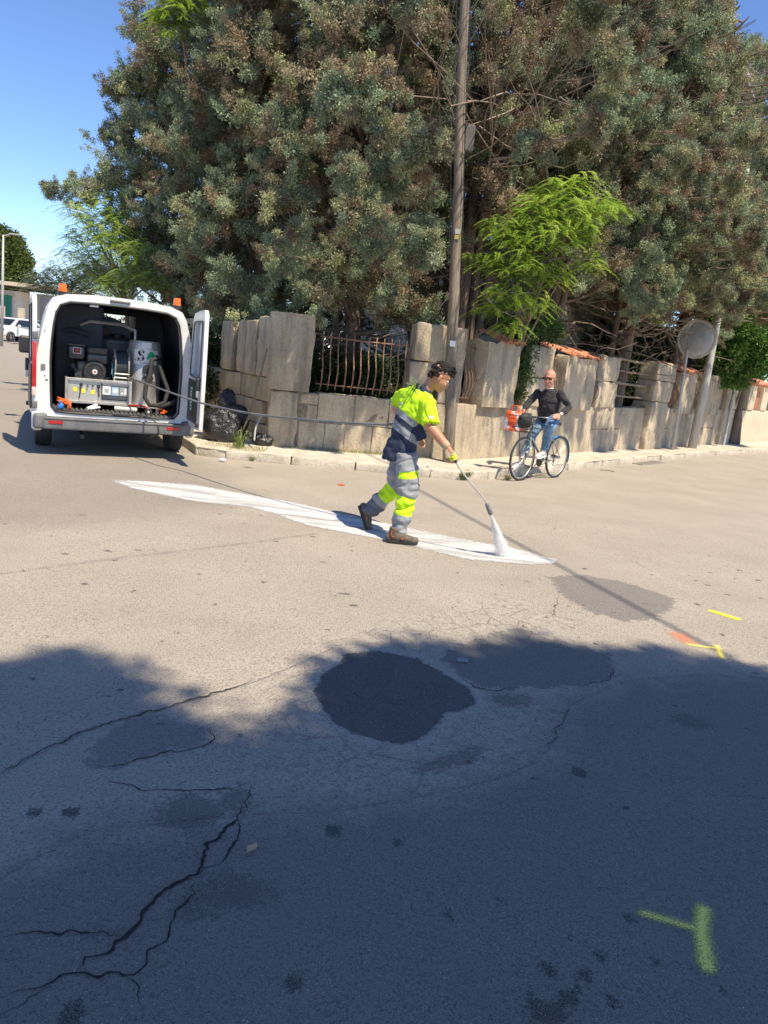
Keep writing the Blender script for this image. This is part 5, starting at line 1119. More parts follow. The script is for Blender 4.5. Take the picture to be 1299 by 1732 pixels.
m_weed = M('weed_green', (.09, .15, .03), .8, col2=(.2, .22, .07), sc=20); m_dry = M('dry_grass', (.36, .30, .15), .9, col2=(.22, .24, .08), sc=20)
def weed(c, h, n, mat_, label, group, seed, spread=.5):
    r_ = random.Random(seed); mb = MB(); c = V3(c)
    for i in range(n):
        a = r_.uniform(0, 6.28); l = h*r_.uniform(.5, 1.1); dx = V3((math.cos(a), math.sin(a), 0)); s = V3((-dx.y, dx.x, 0))*h*.035; b = c+dx*r_.uniform(0, h*.3); k = r_.uniform(.2, 1)*spread
        p1 = b+V3((0, 0, l*.55))+dx*l*k*.3; p2 = b+V3((0, 0, l*.95*(1-.3*k)))+dx*l*k*.9
        mb.add([b-s, b+s, p1+s*.8, p1-s*.8, p2], [(0, 1, 2, 3), (3, 2, 4)])
        if r_.random() < .5:
            for t_ in (.4, .7): 
                pp = b.lerp(p2, t_); mb.add([pp, pp+s*3+V3((0, 0, h*.06)), pp+dx*h*.12+V3((0, 0, h*.1))], [(0, 1, 2)])
    return tag(mb.build('weed', mat_, fix=False), label, 'weed', group)
weed(G(404, 757, .13), .34, 26, m_weed, 'tall green weed growing from the pavement in front of the bin bags', None, 1)
weed(G(784, 812), .2, 60, m_weed, 'leafy green weed sprouting at the kerb below the worker glove', None, 2, 1.)
weed(G(858, 812), .14, 40, m_dry, 'withered weed at the kerb next to the bicycle front wheel', None, 3, 1.)
weed(G(425, 780, .1), .1, 40, m_weed, 'low green weed in the kerb joint right of the van', None, 4, 1.)
mb = MB(); r_ = random.Random(8)
for i in range(1500):
    if i < 900: u = r_.uniform(.1, 3.1) if r_.random() < .6 else r_.gauss(1.5, .4); c = SA.p(u, r_.uniform(.0, .16)**1.0, .12)
    else: c = V3((-2.7+r_.random()*.9, 10.6+r_.uniform(-.1, .5), .12))
    l = r_.uniform(.015, .06); a = r_.uniform(0, 6.28); d_ = V3((math.cos(a), math.sin(a), 0)); s = V3((-d_.y, d_.x, 0))*.004; mb.add([c-s, c+s, c+d_*l*.7+V3((0, 0, l))], [(0, 1, 2)])
tag(mb.build('dry_grass', m_dry, fix=False), 'sparse dry grass along the foot of the front wall', 'grass', kind='stuff')
def pebble(c, r_, mat_, name, label, cat, seed=0):
    mb = MB(); mb.ball((0, 0, 0), 1, 12, 8); mb.v = [tuple(V3(c)+V3((v[0]*r_[0], v[1]*r_[1], (v[2]+.7)*r_[2]))*(1)+V3((nz(v, 2, seed), nz(v, 2, seed+3), 0))*r_[0]*.4) for v in mb.v]; return tag(mb.build(name, mat_, smooth=True), label, cat)
pebble(G(523, 757, .13), (.07, .05, .035), m_lime, 'stone', 'pale loose stone lying on the pavement against the front wall', 'stone', 3)
pebble(G(376, 779, .02), (.05, .03, .02), m_wcard, 'litter', 'crumpled white paper scrap in the gutter right of the van', 'litter', 5)
pebble(G(577, 821), (.045, .02, .012), m_orange_cloth, 'litter', 'small orange plastic scrap on the road before the kerb', 'litter', 6)
q = MB(); g = G(427, 1440); c_ = V3((g.x, g.y, .012)); pts = [(-.02, -.035), (.0, -.03), (.014, -.01), (.016, .03), (.006, .055), (-.004, .02), (-.02, .0)]
q.add([c_+V3((a*.8, b_*.8, .01*math.sin(i*1.3))) for i, (a, b_) in enumerate(pts)]+[c_+V3((0, 0, .006))], [(i, (i+1) % 7, 7) for i in range(7)]); tag(q.build('fallen_leaf', M('dry_leaf', (.55, .38, .2), .8), fix=False), 'single curled tan leaf lying on the shaded asphalt', 'leaf')
q = MB(); g = G(781, 1119)
for i in range(4): q.box((g.x+.004*i, g.y-.018+.012*i, .012), (.055, .007, .004), Matrix.Rotation(-.1, 3, 'Z'))
q.box((g.x-.022, g.y, .01), (.006, .045, .004)); q.box((g.x+.03, g.y, .01), (.006, .045, .004)); tag(q.build('plastic_grating', M('grey_plastic_bit', (.3, .32, .33), .6)), 'small grey plastic grating lying between the two dark asphalt patches', 'litter')
for (px, py, lb_) in ((1088, 782, 'dark iron drain cover set in the road near the kerb, below the traffic mirror'),):
    g = G(px, py); D_ = V3((.634, .7735, 0)); N_ = V3((.7735, -.634, 0)); q = MB(); R_ = Matrix.Rotation(math.atan2(.7735, .634), 3, 'Z')
    q.box((g.x, g.y, .006), (1.3, .5, .012), R_); q2 = []
    for i in range(7): q.box(tuple(g+D_*(-.54+.18*i)+V3((0, 0, .014))), (.03, .42, .008), R_)
    tag(q.build('drain_cover', M('iron_cover', (.2, .18, .16), .8, col2=(.3, .27, .23), sc=10)), lb_, 'drain cover')
q = MB(); g = G(1026, 797); q.tube([g+V3((-.12, .02, .01)), g+V3((0, 0, .02)), g+V3((.14, -.03, .01))], .008, 5); q.tube([g+V3((0, 0, .02)), g+V3((.06, .05, .02))], .005, 5); tag(q.build('dry_twig', m_twig), 'short dry twig lying on the road right of the bicycle', 'twig')
# ================================================================== PEOPLE
m_skin = M('skin_tan', (.44, .20, .105), .5, col2=(.53, .26, .15), sc=9); m_skin2 = M('skin_ruddy', (.50, .22, .14), .55, col2=(.6, .31, .22), sc=9)
m_hair = M('dark_hair', (.006, .0045, .004), .95, col2=(.02, .014, .01), sc=40); m_hair2 = M('grey_hair', (.05, .04, .035), .8, col2=(.1, .085, .075), sc=30)
m_eye = M('eye_white', (.6, .58, .55), .3); m_iris = M('iris', (.03, .02, .015), .2); m_lip = M('lips', (.36, .14, .1), .5)
m_hv = M('hi_vis_yellow', (.56, .86, .008), .75, col2=(.48, .80, .005), sc=14); m_hvg = m_hv
m_refl = M('reflective_grey', (.30, .31, .33), .45, col2=(.24, .25, .27), sc=14, bump=(60, .3)); m_navy2 = M('navy_cloth', (.015, .024, .055), .85, col2=(.025, .035, .07), sc=10)
m_tr = M('grey_workwear', (.23, .235, .25), .85, col2=(.31, .315, .335), sc=9, bump=(90, .25)); m_slate = M('slate_workwear', (.085, .095, .125), .85, col2=(.12, .13, .16), sc=9)
m_glove = M('glove_knit', (.48, .38, .24), .9, col2=(.36, .28, .17), sc=60); m_glove2 = M('glove_yellow', (.5, .55, .04), .7)
m_shoe = M('brown_suede', (.10, .075, .055), .85, col2=(.16, .125, .09), sc=20); m_sole = M('shoe_sole', (.03, .028, .026), .8); m_accent = M('orange_accent', (.5, .1, .03), .6)
def frame3(F, U):
    F = V3(F).normalized(); U = (V3(U)-F*F.dot(V3(U))).normalized(); R = F.cross(U); m3 = Matrix((F, R, U)).transposed(); return m3    # local x fwd, y right, z up
def head_shape(mb, c, R3, s=1.0, nose=1.0):
    T = lambda x, y, z: V3(c)+R3 @ (V3((x, y, z))*s)
    def b(x, y, z, rx, ry, rz, seg=16, rg=10, rot=None): mb.ball(T(x, y, z), (rx*s, ry*s, rz*s), seg, rg, R3 if rot is None else R3 @ rot)
    b(-.008, 0, .03, .098, .076, .09); b(.022, 0, -.03, .074, .066, .085); b(.045, 0, -.075, .045, .047, .042); b(.074, 0, -.103, .02, .022, .018)
    b(.082, 0, .028, .016, .045, .012); b(.094, 0, -.028, .014, .012, .03, 10, 8, Matrix.Rotation(.35, 3, 'Y')); b(.105*nose, 0, -.045, .014, .014, .012, 10, 8); b(.086, 0, -.073, .011, .023, .007, 10, 8); b(.083, 0, -.085, .011, .02, .008, 10, 8)
    for sy in (-1, 1): b(.062, sy*.038, -.035, .026, .02, .022, 10, 8); b(-.008, sy*.075, -.018, .018, .008, .031, 10, 8, Matrix.Rotation(sy*.3, 3, 'Z')); b(-.004, sy*.08, -.008, .014, .006, .016, 8, 6)
    return T
def eyes(T, R3, par, s=1.0):
    q = MB()
    for sy in (-1, 1): q.ball(T(.078, sy*.031, .002), .0125*s, 10, 8, None, 0); q.ball(T(.088, sy*.031, .0), .0055*s, 8, 6, None, 1)
    q.build('eye', [m_eye, m_iris], par, smooth=True, world=True)
    q = MB()
    for sy in (-1, 1): q.tube([T(.088, sy*.014, .018), T(.092, sy*.032, .024), T(.078, sy*.052, .018)], .0042*s, 5)
    q.build('eyebrow', m_hair, par, smooth=True, world=True)
    q = MB(); q.tube([T(.088, -.022, -.078), T(.099, 0, -.077), T(.088, .022, -.078)], .0035*s, 6); q.build('mouth', m_lip, par, smooth=True, world=True)
def grip_hand(mb, wrist, c, axis, r=.02, s=1.0, flip=1):
    """palm and five fingers closed round a bar through c along axis"""
    w, c, ax = V3(wrist), V3(c), V3(axis).normalized(); e1 = (w-c); e1 = (e1-ax*ax.dot(e1)).normalized(); e2 = ax.cross(e1)*flip
    kn = c+e1*(r+.012)*s+e2*(-.012)
    mb.tube([w, w.lerp(kn, .45), kn], [(.026*s, .021*s), (.036*s, .019*s), (.038*s, .015*s)], 10, side=ax)
    for i, (L, rr_) in enumerate(((190, .0088), (215, .0095), (210, .0092), (180, .0078))):
        b = c+ax*((1.5-i)*.0205*s); pts = [kn.lerp(w, .25)+ax*((1.5-i)*.019*s)]
        for k in range(6): a = math.radians(L*k/5-8); pts.append(b+(e1*math.cos(a)+e2*math.sin(a))*(r+.009)*s)
        mb.tube(pts, [rr_*s*1.05]+[rr_*s*(1-.04*k) for k in range(6)], 7); mb.ball(pts[-1], rr_*s*.8, 7, 5)
    b = c+ax*.040*s; pts = [w.lerp(kn, .35)+ax*.022*s]
    for k in range(4): a = -math.radians(25+35*k); pts.append(b+(e1*math.cos(a)+e2*math.sin(a))*(r+.011)*s)
    mb.tube(pts, [.013*s, .012*s, .011*s, .010*s, .009*s], 7); mb.ball(pts[-1], .009*s, 7, 5)
def open_hand(mb, wrist, d, side, s=1.0, curl=.5, up=(0, 0, 1)):
    w, d, sd = V3(wrist), V3(d).normalized(), V3(side).normalized(); up = d.cross(sd).normalized(); up = up if up.z > 0 else -up
    kn = w+d*.085*s; mb.tube([w, w+d*.04*s, kn], [(.027*s, .02*s), (.038*s, .016*s), (.040*s, .013*s)], 10, side=sd)
    for i, (L, rr_) in enumerate(((.072, .0086), (.08, .009), (.074, .0086), (.058, .0076))):
        p = kn+sd*((1.5-i)*.021*s)-d*.01; pts = [p]; a = .15; dd = d+sd*((1.5-i)*.09)
        for k in range(3): pts.append(pts[-1]+(dd*math.cos(a)-up*math.sin(a))*L*s*(.42, .32, .26)[k]); a += curl
        mb.tube(pts, [rr_*s, rr_*s*.97, rr_*s*.92, rr_*s*.75], 7); mb.ball(pts[-1], rr_*s*.75, 7, 5)
    p = w+d*.025*s+sd*.03*s; mb.tube([p, p+(d*.5+sd*.75)*.035*s, p+(d*.85+sd*.6)*.062*s-up*.008], [.0125*s, .011*s, .0085*s], 7)
def shoe(par, heel, toe, up, mats, wide=.05, name='shoe', acc=True):
    heel, toe = V3(heel), V3(toe); F = (toe-heel).normalized(); L = (toe-heel).length; U = V3(up); U = (U-F*F.dot(U)).normalized(); S = F.cross(U)
    P = lambda x, s, z: heel+F*(x*L)+S*s+U*z
    q = MB(); q.tube([P(.04, 0, .052), P(.2, 0, .055), P(.45, 0, .055), P(.62, 0, .045), P(.82, 0, .037), P(.97, 0, .03)], [(.034, .036), (.04, .045), (.043, .048), (.049, .038), (.05, .032), (.03, .022)], 12, side=S)
    q.ball(P(.93, 0, .033), .033, 10, 8); q.ball(P(.08, 0, .045), .038, 10, 8); q.tube([P(.22, 0, .05), P(.22, 0, .1), P(.24, 0, .135)], [.046, .048, .05], 12)
    me = fuse(q, .0075, it=1); o = place_mesh(me, name, [mats[0]], par)
    q = MB(); out = [(0, .0), (.02, .03), (.12, .037), (.3, .035), (.5, .036), (.7, .048), (.88, .044), (.98, .025), (1.02, 0)]; out = out+[(x, -y) for x, y in out[-2:0:-1]]; n = len(out)
    vs = [P(x, y*1.06, -.002+.02*max(0, x-.85)) for x, y in out]+[P(x, y*1.1, .026+.015*max(0, x-.85)) for x, y in out]
    q.add(vs, [tuple(range(n)), tuple(range(n, 2*n))[::-1]]+[(i, (i+1) % n, (i+1) % n+n, i+n) for i in range(n)]); q.build('sole', mats[1], o, world=True, bevel=.003)
    if acc:
        for sg in (-1, 1): q = MB(); q.rbox(P(.14, sg*.044, .09), (.01, .012, .045), .003, frame3(F, U)); q.rbox(P(.2, sg*.046, .06), (.016, .012, .012), .003, frame3(F, U)); q.rbox(P(.5, sg*.047, .05), (.022, .012, .014), .003, frame3(F, U)); q.build('shoe_trim', mats[2], o, world=True)
        q = MB()
        for k in range(4): q.tube([P(.42+.08*k, -.024, .098-.012*k), P(.44+.08*k, 0, .105-.013*k), P(.42+.08*k, .024, .098-.012*k)], .004, 5)
        q.build('laces', mats[3] if len(mats) > 3 else m_wcard, o, smooth=True, world=True)
    return o
def dseg(p, a, b):
    ab = b-a; t_ = max(0, min(1, (p-a).dot(ab)/ab.dot(ab))); return (p-(a+ab*t_)).length, t_
def project_to(o, bvh, d, off=.003):
    for v in o.data.vertices:
        w = v.co; h = bvh.ray_cast(w-V3(d)*.3, V3(d)); 
        if h[0] is not None: v.co = h[0]-V3(d)*off+V3(d)*0

# ---------------------------------------------------------------- the worker
WR = thing('person', 'road worker in yellow and navy hi vis shirt striding right with a washing lance', 'person', (.12, 6.75, 0))
Rv = V3((.65, -.75, 0)).normalized(); Fv = V3((.75, .65, 0)).normalized()
shR, elR, wrR = at(727, 671, 6.72), at(727, 721, 6.64), at(757, 757, 6.56)
shL, elL, wrL = at(690, 662, 7.04), at(671, 692, 7.24), at(704, 736, 7.16)
nk, hd = at(718, 658, 6.88), at(744, 637, 6.86)
hpR, knR, anR = at(691, 775, 6.80), at(692, 838, 6.74), at(670, 896, 6.70)
hpL, knL, anL = at(677, 774, 6.98), at(669, 826, 7.0), at(625, 864, 7.1)
HR3 = frame3((.84, .12, -.50), (.42, .05, .85))
q = MB(); HT = head_shape(q, hd, HR3, 1.02); mbH = q
q.tube([nk-V3((0, 0, .04)), nk.lerp(hd, .4), HT(-.02, 0, -.03)], [(.062, .062), (.052, .056), (.05, .055)], 12, side=Rv)
q.tube([at(681, 768, 6.88), at(688, 735, 6.88), at(700, 695, 6.88), at(712, 670, 6.88), nk], [(.12, .08), (.11, .075), (.12, .08), (.10, .06), (.05, .05)], 14, side=Rv)
for a, b_, c_ in ((shR, elR, wrR), (shL, elL, wrL)): q.tube([a, a.lerp(b_, .5), b_, b_.lerp(c_, .3), c_], [.024, .04, .050, .051, .034], 12)
open_hand(q, wrL, (wrL-elL), Rv, .98, .7)
grip_c = at(766, 772, 6.55); LD = (at(776, 790, 6.53)-at(764, 765, 6.56)).normalized()
q.tube([wrR, wrR.lerp(grip_c, .6)], [.028, .03], 10)
for a, b_, c_ in ((hpR, knR, anR), (hpL, knL, anL)): q.tube([a, b_, c_, c_+(c_-b_)*.08], [.075, .055, .04, .04], 12)
place_mesh(fuse(q, .0062, it=2), 'body', [m_skin], WR)
eyes(HT, HR3, WR, 1.02)
# hair: short sides, curly mop falling over the forehead
q = MB(); rh = random.Random(4)
def hb(x, y, z, r): q.ball(HT(x, y, z), r, 8, 6)
for i in range(230):
    a = rh.uniform(0, 6.283); e = rh.uniform(.05, 1.57); x, y, z = math.cos(a)*math.cos(e), math.sin(a)*math.cos(e), math.sin(e)
    if x > .2 and e < .3: continue
    hb(-.008+x*.094, y*.074, .032+z*.096, rh.uniform(.010, .015))
for i in range(90): hb(.058+rh.uniform(-.04, .034), rh.uniform(-.055, .055), .088+rh.uniform(-.028, .03), rh.uniform(.009, .015))
for i in range(60): hb(-.09+rh.uniform(-.01, .03), rh.uniform(-.055, .055), rh.uniform(-.05, .05), .014)
for i in range(26):
    sy = rh.choice((-1, 1)); hb(-.045+rh.uniform(-.03, .02), sy*.07, rh.uniform(-.02, .05), .012)
place_mesh(fuse(q, .0055, it=2), 'hair', [m_hair], WR, disp=lambda p: nz(p, 60)*.006+nz(p, 25)*.006)
q = MB(); q.tube([HT(-.03, .085, .04), HT(.02, .085, .085), HT(.05, .062, .118)], .004, 6); q.tube([HT(-.03, -.085, .04), HT(.02, -.085, .085), HT(.05, -.062, .118)], .004, 6)
for sy in (-1, 1): q.rbox(HT(.062, sy*.034, .126), (.012, .056, .034), .005, HR3 @ Matrix.Rotation(-.7, 3, 'Y'))
q.box(HT(.062, 0, .13), (.01, .02, .008), HR3); q.build('sunglasses', M('sunglass_black', (.008, .008, .01), .15), WR, smooth=40, world=True)
# shirt
q = MB(); q.tube([at(675, 779, 6.88), at(677, 762, 6.88), at(683, 742, 6.88), at(692, 713, 6.88), at(702, 688, 6.88), at(709, 672, 6.88), at(716, 660, 6.88), at(719, 654, 6.88)],
                 [(.178, .138), (.172, .135), (.162, .125), (.172, .128), (.19, .13), (.185, .115), (.115, .09), (.068, .068)], 22, side=Rv)
slR = [at(718, 671, 6.79), at(726, 686, 6.71), at(728, 717, 6.65)]; slL = [at(698, 664, 7.0), at(684, 668, 7.12), at(671, 683, 7.2)]
q.tube(slR, [.062, .076, .086], 16); q.tube(slL, [.066, .072, .076], 16)
pL, pR = at(673, 689, 6.85), at(703, 711, 6.85); eb = (pR-pL).normalized(); nb_ = V3((-eb.z, 0, eb.x)); nb_ = nb_ if nb_.z > 0 else -nb_
def shirt_mat(c, p):
    d1, t1 = dseg(c, slR[1], slR[2]); d2, t2 = dseg(c, slL[1], slL[2])
    if c.z > nk.z-.035 and (c-nk).length < .092: return 2
    if d1 < .098 and c.x > pR.x+.03 or d2 < .09: return 0
    k = nb_.dot(c-pL)+ .006*nz(c, 9)
    return 0 if k > 0 else 1 if k > -.057 else 2 if k > -.103 else 1 if k > -.172 else 2
def ridge(p, s, o): return -max(0, 1-abs(nz(p, s, o))*5)
def folds(p): return ridge((p[0]*1.2+p[2]*.9, p[1]*1.2, p[2]*.55-p[0]*.6), 6, 3)*.010+ridge((p[0], p[1], p[2]*1.8+p[0]), 7, 8)*.005+nz((p[0]*6+p[2]*3, p[1]*6, p[2]*2.2), 1.6)*.015+nz(p, 14)*.005+nz((p[0]*2+p[2]*9, p[1]*2, p[2]*6-p[0]*4), 1.7)*.012
shirt_me = fuse(q, .0075, it=3); SH = place_mesh(shirt_me, 'shirt', [m_hv, m_refl, m_navy2], WR, shirt_mat, folds)
bv = BVHTree.FromPolygons([root_mat(WR) @ v.co for v in SH.data.vertices], [tuple(p.vertices) for p in SH.data.polygons])
view = at(700, 660, 6.9)-V3((0, 0, CAMH)); view.normalize()
def decal(txt, size, mat_, cen, ang, sx=1.0, bold=.0):
    R_ = Matrix(((_r[0]*sx, _u[0], -_f[0], cen.x), (_r[1]*sx, _u[1], -_f[1], cen.y), (_r[2]*sx, _u[2], -_f[2], cen.z), (0, 0, 0, 1))) @ Matrix.Rotation(ang, 4, 'Z')
    o = text(txt, size, mat_, 'lettering', None, R_, .0, bold=bold)
    for v in o.data.vertices:
        h = bv.ray_cast(v.co-view*.4, view)
        if h[0] is not None: v.co = h[0]-view*.0035
    o.data.transform(root_mat(SH.parent).inverted()); o.parent = SH; return o
m_print = M('grey_print', (.14, .2, .1), .6)
decal('E.CM.', .062, m_print, at(703, 648, 6.7), math.radians(-37), .75, .002); decal('SEGNALETICA', .026, m_print, at(697, 657, 6.7), math.radians(-37), .75, .001)
decal('SA', .04, M('white_print', (.6, .62, .62), .6), at(676, 684, 6.7), math.radians(50), 1, .002); decal('SGS', .026, M('white_print2', (.6, .62, .62), .6), at(729.5, 706, 6.5), 0, 1, .002)
q = MB(); q.rbox(at(709, 731, 6.76), (.1, .06, .15), .02, Matrix.Rotation(-.5, 3, 'Y')); q.build('shirt_flap', m_navy2, WR, smooth=True, world=True)
# trousers
tR = [at(686, 766, 6.81), at(689, 796, 6.77), at(689, 838, 6.74), at(682, 866, 6.72), at(674, 900, 6.70)]; tL = [at(678, 766, 6.96), at(674, 798, 6.98), knL, at(646, 844, 7.06), at(626, 866, 7.1)]
q = MB(); q.tube([at(681, 755, 6.88), at(682, 775, 6.88)], [(.145, .10), (.15, .105)], 18, side=Rv)
q.tube(tR, [.100, .106, .098, .088, .078], 18); q.tube(tL, [.10, .10, .088, .084, .078], 18)
zq = lambda y, x=690, Yv=6.72: at(x, y, Yv).z
def tr_mat(c, p):
    dR = min(dseg(c, tR[i], tR[i+1])[0] for i in range(4)); dL = min(dseg(c, tL[i], tL[i+1])[0] for i in range(4))
    if dR <= dL:
        z = c.z+.10*(c.x-tR[1].x)
        if zq(809) < c.z-.12*(c.x-tR[1].x) < zq(797) and c.x > tR[1].x-.075: return 1
        zz = c.z+.10*(c.x-tR[2].x)
        return 1 if zq(871) < zz < zq(840) else 2 if zq(880) < zz <= zq(871) else 0
    a, b_ = tL[2], tL[4]; t_ = (c-a).dot(b_-a)/(b_-a).dot(b_-a)
    return 0 if t_ < -.02 else 1 if t_ < .42 else 2 if t_ < .6 else 3
def tfold(p): return ridge((p[0]*.8+p[2]*.6, p[1]*.8, p[2]*1.5-p[0]*.9), 6, 5)*.011+nz((p[0]*3+p[2]*5, p[1]*3, p[2]*9-p[0]*3), 1.5)*.02+nz(p, 12)*.006+nz((p[0]*5, p[1]*5, p[2]*16+p[0]*9), 1.3)*.008
place_mesh(fuse(q, .0075, it=3), 'trousers', [m_tr, m_hv, m_refl, m_slate], WR, tr_mat, tfold)
smats = [m_shoe, m_sole, m_accent, M('yellow_lace', (.55, .4, .08), .7)]
f0 = at(651, 909, 6.68); f1 = at(698, 916, 6.6); f0.z = .006; f1.z = .004
f0 = G(653, 916); f1 = G(699, 921); d_ = (f1-f0).normalized(); f1 = f0+d_*.285
shoe(WR, f0+V3((0, 0, .004)), f1+V3((0, 0, .004)), (0, 0, 1), smats)
hl, te = at(606, 860, 7.12), at(624, 896, 7.08); hl = at(611, 856, 7.13); dd = (te-hl).normalized()
sh2 = shoe(WR, hl-V3((.03, 0, .0)), hl-V3((.03, 0, 0))+dd*.27, (.85, .0, .5), smats)
q = MB(); q.tube([anL, hl.lerp(anL, .3)], [.045, .05], 10); q.tube([tR[4]-V3((0, 0, .02)), f0+V3((.07, 0, .08))], [.05, .05], 10); q.build('sock', m_slate, WR, smooth=True, world=True)
# gloved hand
q = MB(); grip_hand(q, wrR, grip_c, LD, .016, 1.12, flip=-1); q.tube([wrR+(elR-wrR).normalized()*.05, wrR], [.043, .037], 12)
tipz = at(770, 777, 6.55)
place_mesh(fuse(q, .0042, it=1), 'glove', [m_glove, m_glove2], WR, lambda c, p: 1 if (c-grip_c).length < .05 and (c-wrR).length > .085 else 0)
LN = thing('spray_lance', 'thin steel washing lance held in the worker glove above the white line', 'lance', at(766, 772, 6.55))
lp = [at(753, 752, 6.62), at(758, 757, 6.58), grip_c, at(776, 790, 6.53), at(800, 822, 6.50), at(815, 840, 6.49), at(824, 853, 6.49)]
q = MB(); q.tube(smooth_path(lp[2:]), .0075, 10); q.build('lance_tube', m_steel, LN, smooth=True, world=True)
q = MB(); q.tube(smooth_path(lp[:3]+[at(772, 783, 6.54)]), .014, 10); q.build('lance_handle', m_black, LN, smooth=True, world=True)
n0, n1 = at(823, 851, 6.49), at(831, 871, 6.49); nd = (n1-n0).normalized()
q = MB(); q.lathe([(.009, 0), (.018, .01), (.02, .03), (.017, .035), (.021, .045), (.021, .1), (.015, .112), (.006, .113)], n0, nd, 16); q.build('nozzle', m_grey, LN, smooth=40, world=True)
# water spray
ws, we = n0+nd*.113, G(852, 940)+V3((0, 0, .0)); ax = (we-ws); Ls = ax.length; ax.normalize()
t = NT('spray_mist'); t.t.nodes.remove(t.b)
pv = t.n('VolumePrincipled', {'Color': (1, 1, 1, 1), 'Anisotropy': .3}); t.t.links.new(pv.outputs[0], t.out.inputs['Volume'])
dn = t.math('MULTIPLY_ADD', t.noise(30, 3, .6), 60., -20.); t.t.links.new(dn, pv.inputs['Density']); m_mist = t.mat
SPR = thing('water_spray', 'white fan of high pressure water jetting from the lance nozzle onto the road', 'water spray', tuple(we))
q = MB(); q.lathe([(.008, 0), (.02, Ls*.25), (.04, Ls*.6), (.062, Ls*.97), (.05, Ls*.995), (.0, Ls)], ws, ax, 24); o = q.build('spray_jet', m_mist, SPR, smooth=True, world=True)
t = NT('water_drops'); t.set('Base Color', (.95, .95, .95, 1)); t.set('Roughness', .4); tr = t.n('BsdfTranslucent', {'Color': (.97, .97, .97, 1)}); mx = t.n('MixShader', {0: .5, 1: t.b.outputs[0], 2: tr.outputs[0]}); t.t.links.new(mx.outputs[0], t.out.inputs[0]); m_drop = t.mat
q = MB(); rd = random.Random(6); sd = ax.cross(V3((0, 1, 0))).normalized(); sd2 = ax.cross(sd)
for i in range(5200):
    t_ = rd.random()**.7; rr_ = (.006+.068*t_)*math.sqrt(rd.random())*(1.0+.5*rd.random() if rd.random() < .25 else 1); a = rd.uniform(0, 6.283)
    c = ws+ax*(t_*Ls*.99)+sd*math.cos(a)*rr_+sd2*math.sin(a)*rr_; s_ = rd.uniform(.0010, .0024); dr = (c-ws).normalized(); b1 = dr.cross(V3((0, 1, .1))).normalized()*s_; b2 = dr.cross(b1).normalized()*s_
    l = rd.uniform(2, 5)*s_; q.add([c-dr*l, c+b1, c-b1*.5+b2, c-b1*.5-b2, c+dr*l], [(0, 1, 2), (0, 2, 3), (0, 3, 1), (4, 2, 1), (4, 3, 2), (4, 1, 3)])
for i in range(1500):
    a = rd.uniform(0, 6.283); r_ = abs(rd.gauss(0, .13)); c = we+V3((math.cos(a)*r_*1.5+.1*rd.random(), math.sin(a)*r_*.7, abs(rd.gauss(0, .025))+.002)); s_ = rd.uniform(.0010, .0028)
    q.add([c+V3((s_, 0, 0)), c+V3((-s_*.5, s_*.8, 0)), c+V3((-s_*.5, -s_*.8, 0)), c+V3((0, 0, s_*1.5))], [(0, 1, 2), (0, 1, 3), (1, 2, 3), (2, 0, 3)])
o = q.build('water_drops', m_drop, SPR, world=True, fix=False); o['kind'] = 'stuff'
t = NT('splash_mist'); t.t.nodes.remove(t.b); pv = t.n('VolumePrincipled', {'Color': (1, 1, 1, 1)}); t.t.links.new(pv.outputs[0], t.out.inputs['Volume'])
g_ = t.n('VectorMath', {0: t.pos('Generated'), 1: (.5, .5, .2)}, operation='DISTANCE').outputs['Value']
t.t.links.new(t.math('MULTIPLY', t.math('MULTIPLY_ADD', g_, -11., 4.6, clamp=False), t.noise(14, 3, .6), None), pv.inputs['Density'])
q = MB(); q.ball(we+V3((.12, .02, .05)), (.34, .2, .075), 24, 12); q.build('splash_mist', t.mat, SPR, smooth=True, world=True)

# ---------------------------------------------------------------- bicycle
bh = math.atan2(-.745, -.667); BK = thing('bicycle', 'old grey blue city bicycle with wire basket, standing against the kerb under its rider', 'bicycle', (2.70, 12.2, 0), bh)
m_bf = M('grey_blue_paint', (.13, .19, .22), .35, coat=.4, col2=(.2, .27, .3), sc=9); m_bb = M('blue_mudguard', (.05, .22, .5), .35)
def wheel(x, nm='wheel'):
    q = MB(); q.torus((x, 0, .34), .325, .017, (0, 1, 0), 48, 8); w = q.build(nm, m_rubber, BK, smooth=True)
    q = MB(); q.torus((x, 0, .34), .302, .011, (0, 1, 0), 48, 6); q.build('rim', m_alu, w, smooth=True)
    q = MB()
    for i in range(28): a = i*2*math.pi/28; b_ = a+(.45 if i % 2 else -.45); q.tube([(x+.02*math.cos(b_), (.03 if i % 4 < 2 else -.03), .34+.02*math.sin(b_)), (x+.3*math.cos(a), 0, .34+.3*math.sin(a))], .0016, 4, cap=False)
    q.build('spokes', m_alu, w); q = MB(); q.lathe([(.012, -.05), (.02, -.035), (.02, .035), (.012, .05)], (x, 0, .34), (0, 1, 0), 12); q.build('hub', m_alu, w, smooth=40)
wheel(0); wheel(1.034)
q = MB()
for a, b_, r_ in (((.43, 0, .28), (.30, 0, .78), .015), ((.30, 0, .74), (.88, 0, .84), .014), ((.43, 0, .28), (.90, 0, .70), .017), ((.87, 0, .88), (.915, 0, .65), .018)): q.tube([a, b_], r_, 10)
for s in (-1, 1):
    q.tube([(.43, s*.03, .28), (0, s*.055, .34)], .009, 8); q.tube([(.31, s*.015, .72), (0, s*.055, .34)], .008, 8); q.tube([(.915, s*.03, .65), (.95, s*.05, .5), (1.034, s*.05, .34)], .011, 8)
q.tube([(.915, -.04, .65), (.915, .04, .65)], .016, 8); q.build('frame', m_bf, BK, smooth=True)
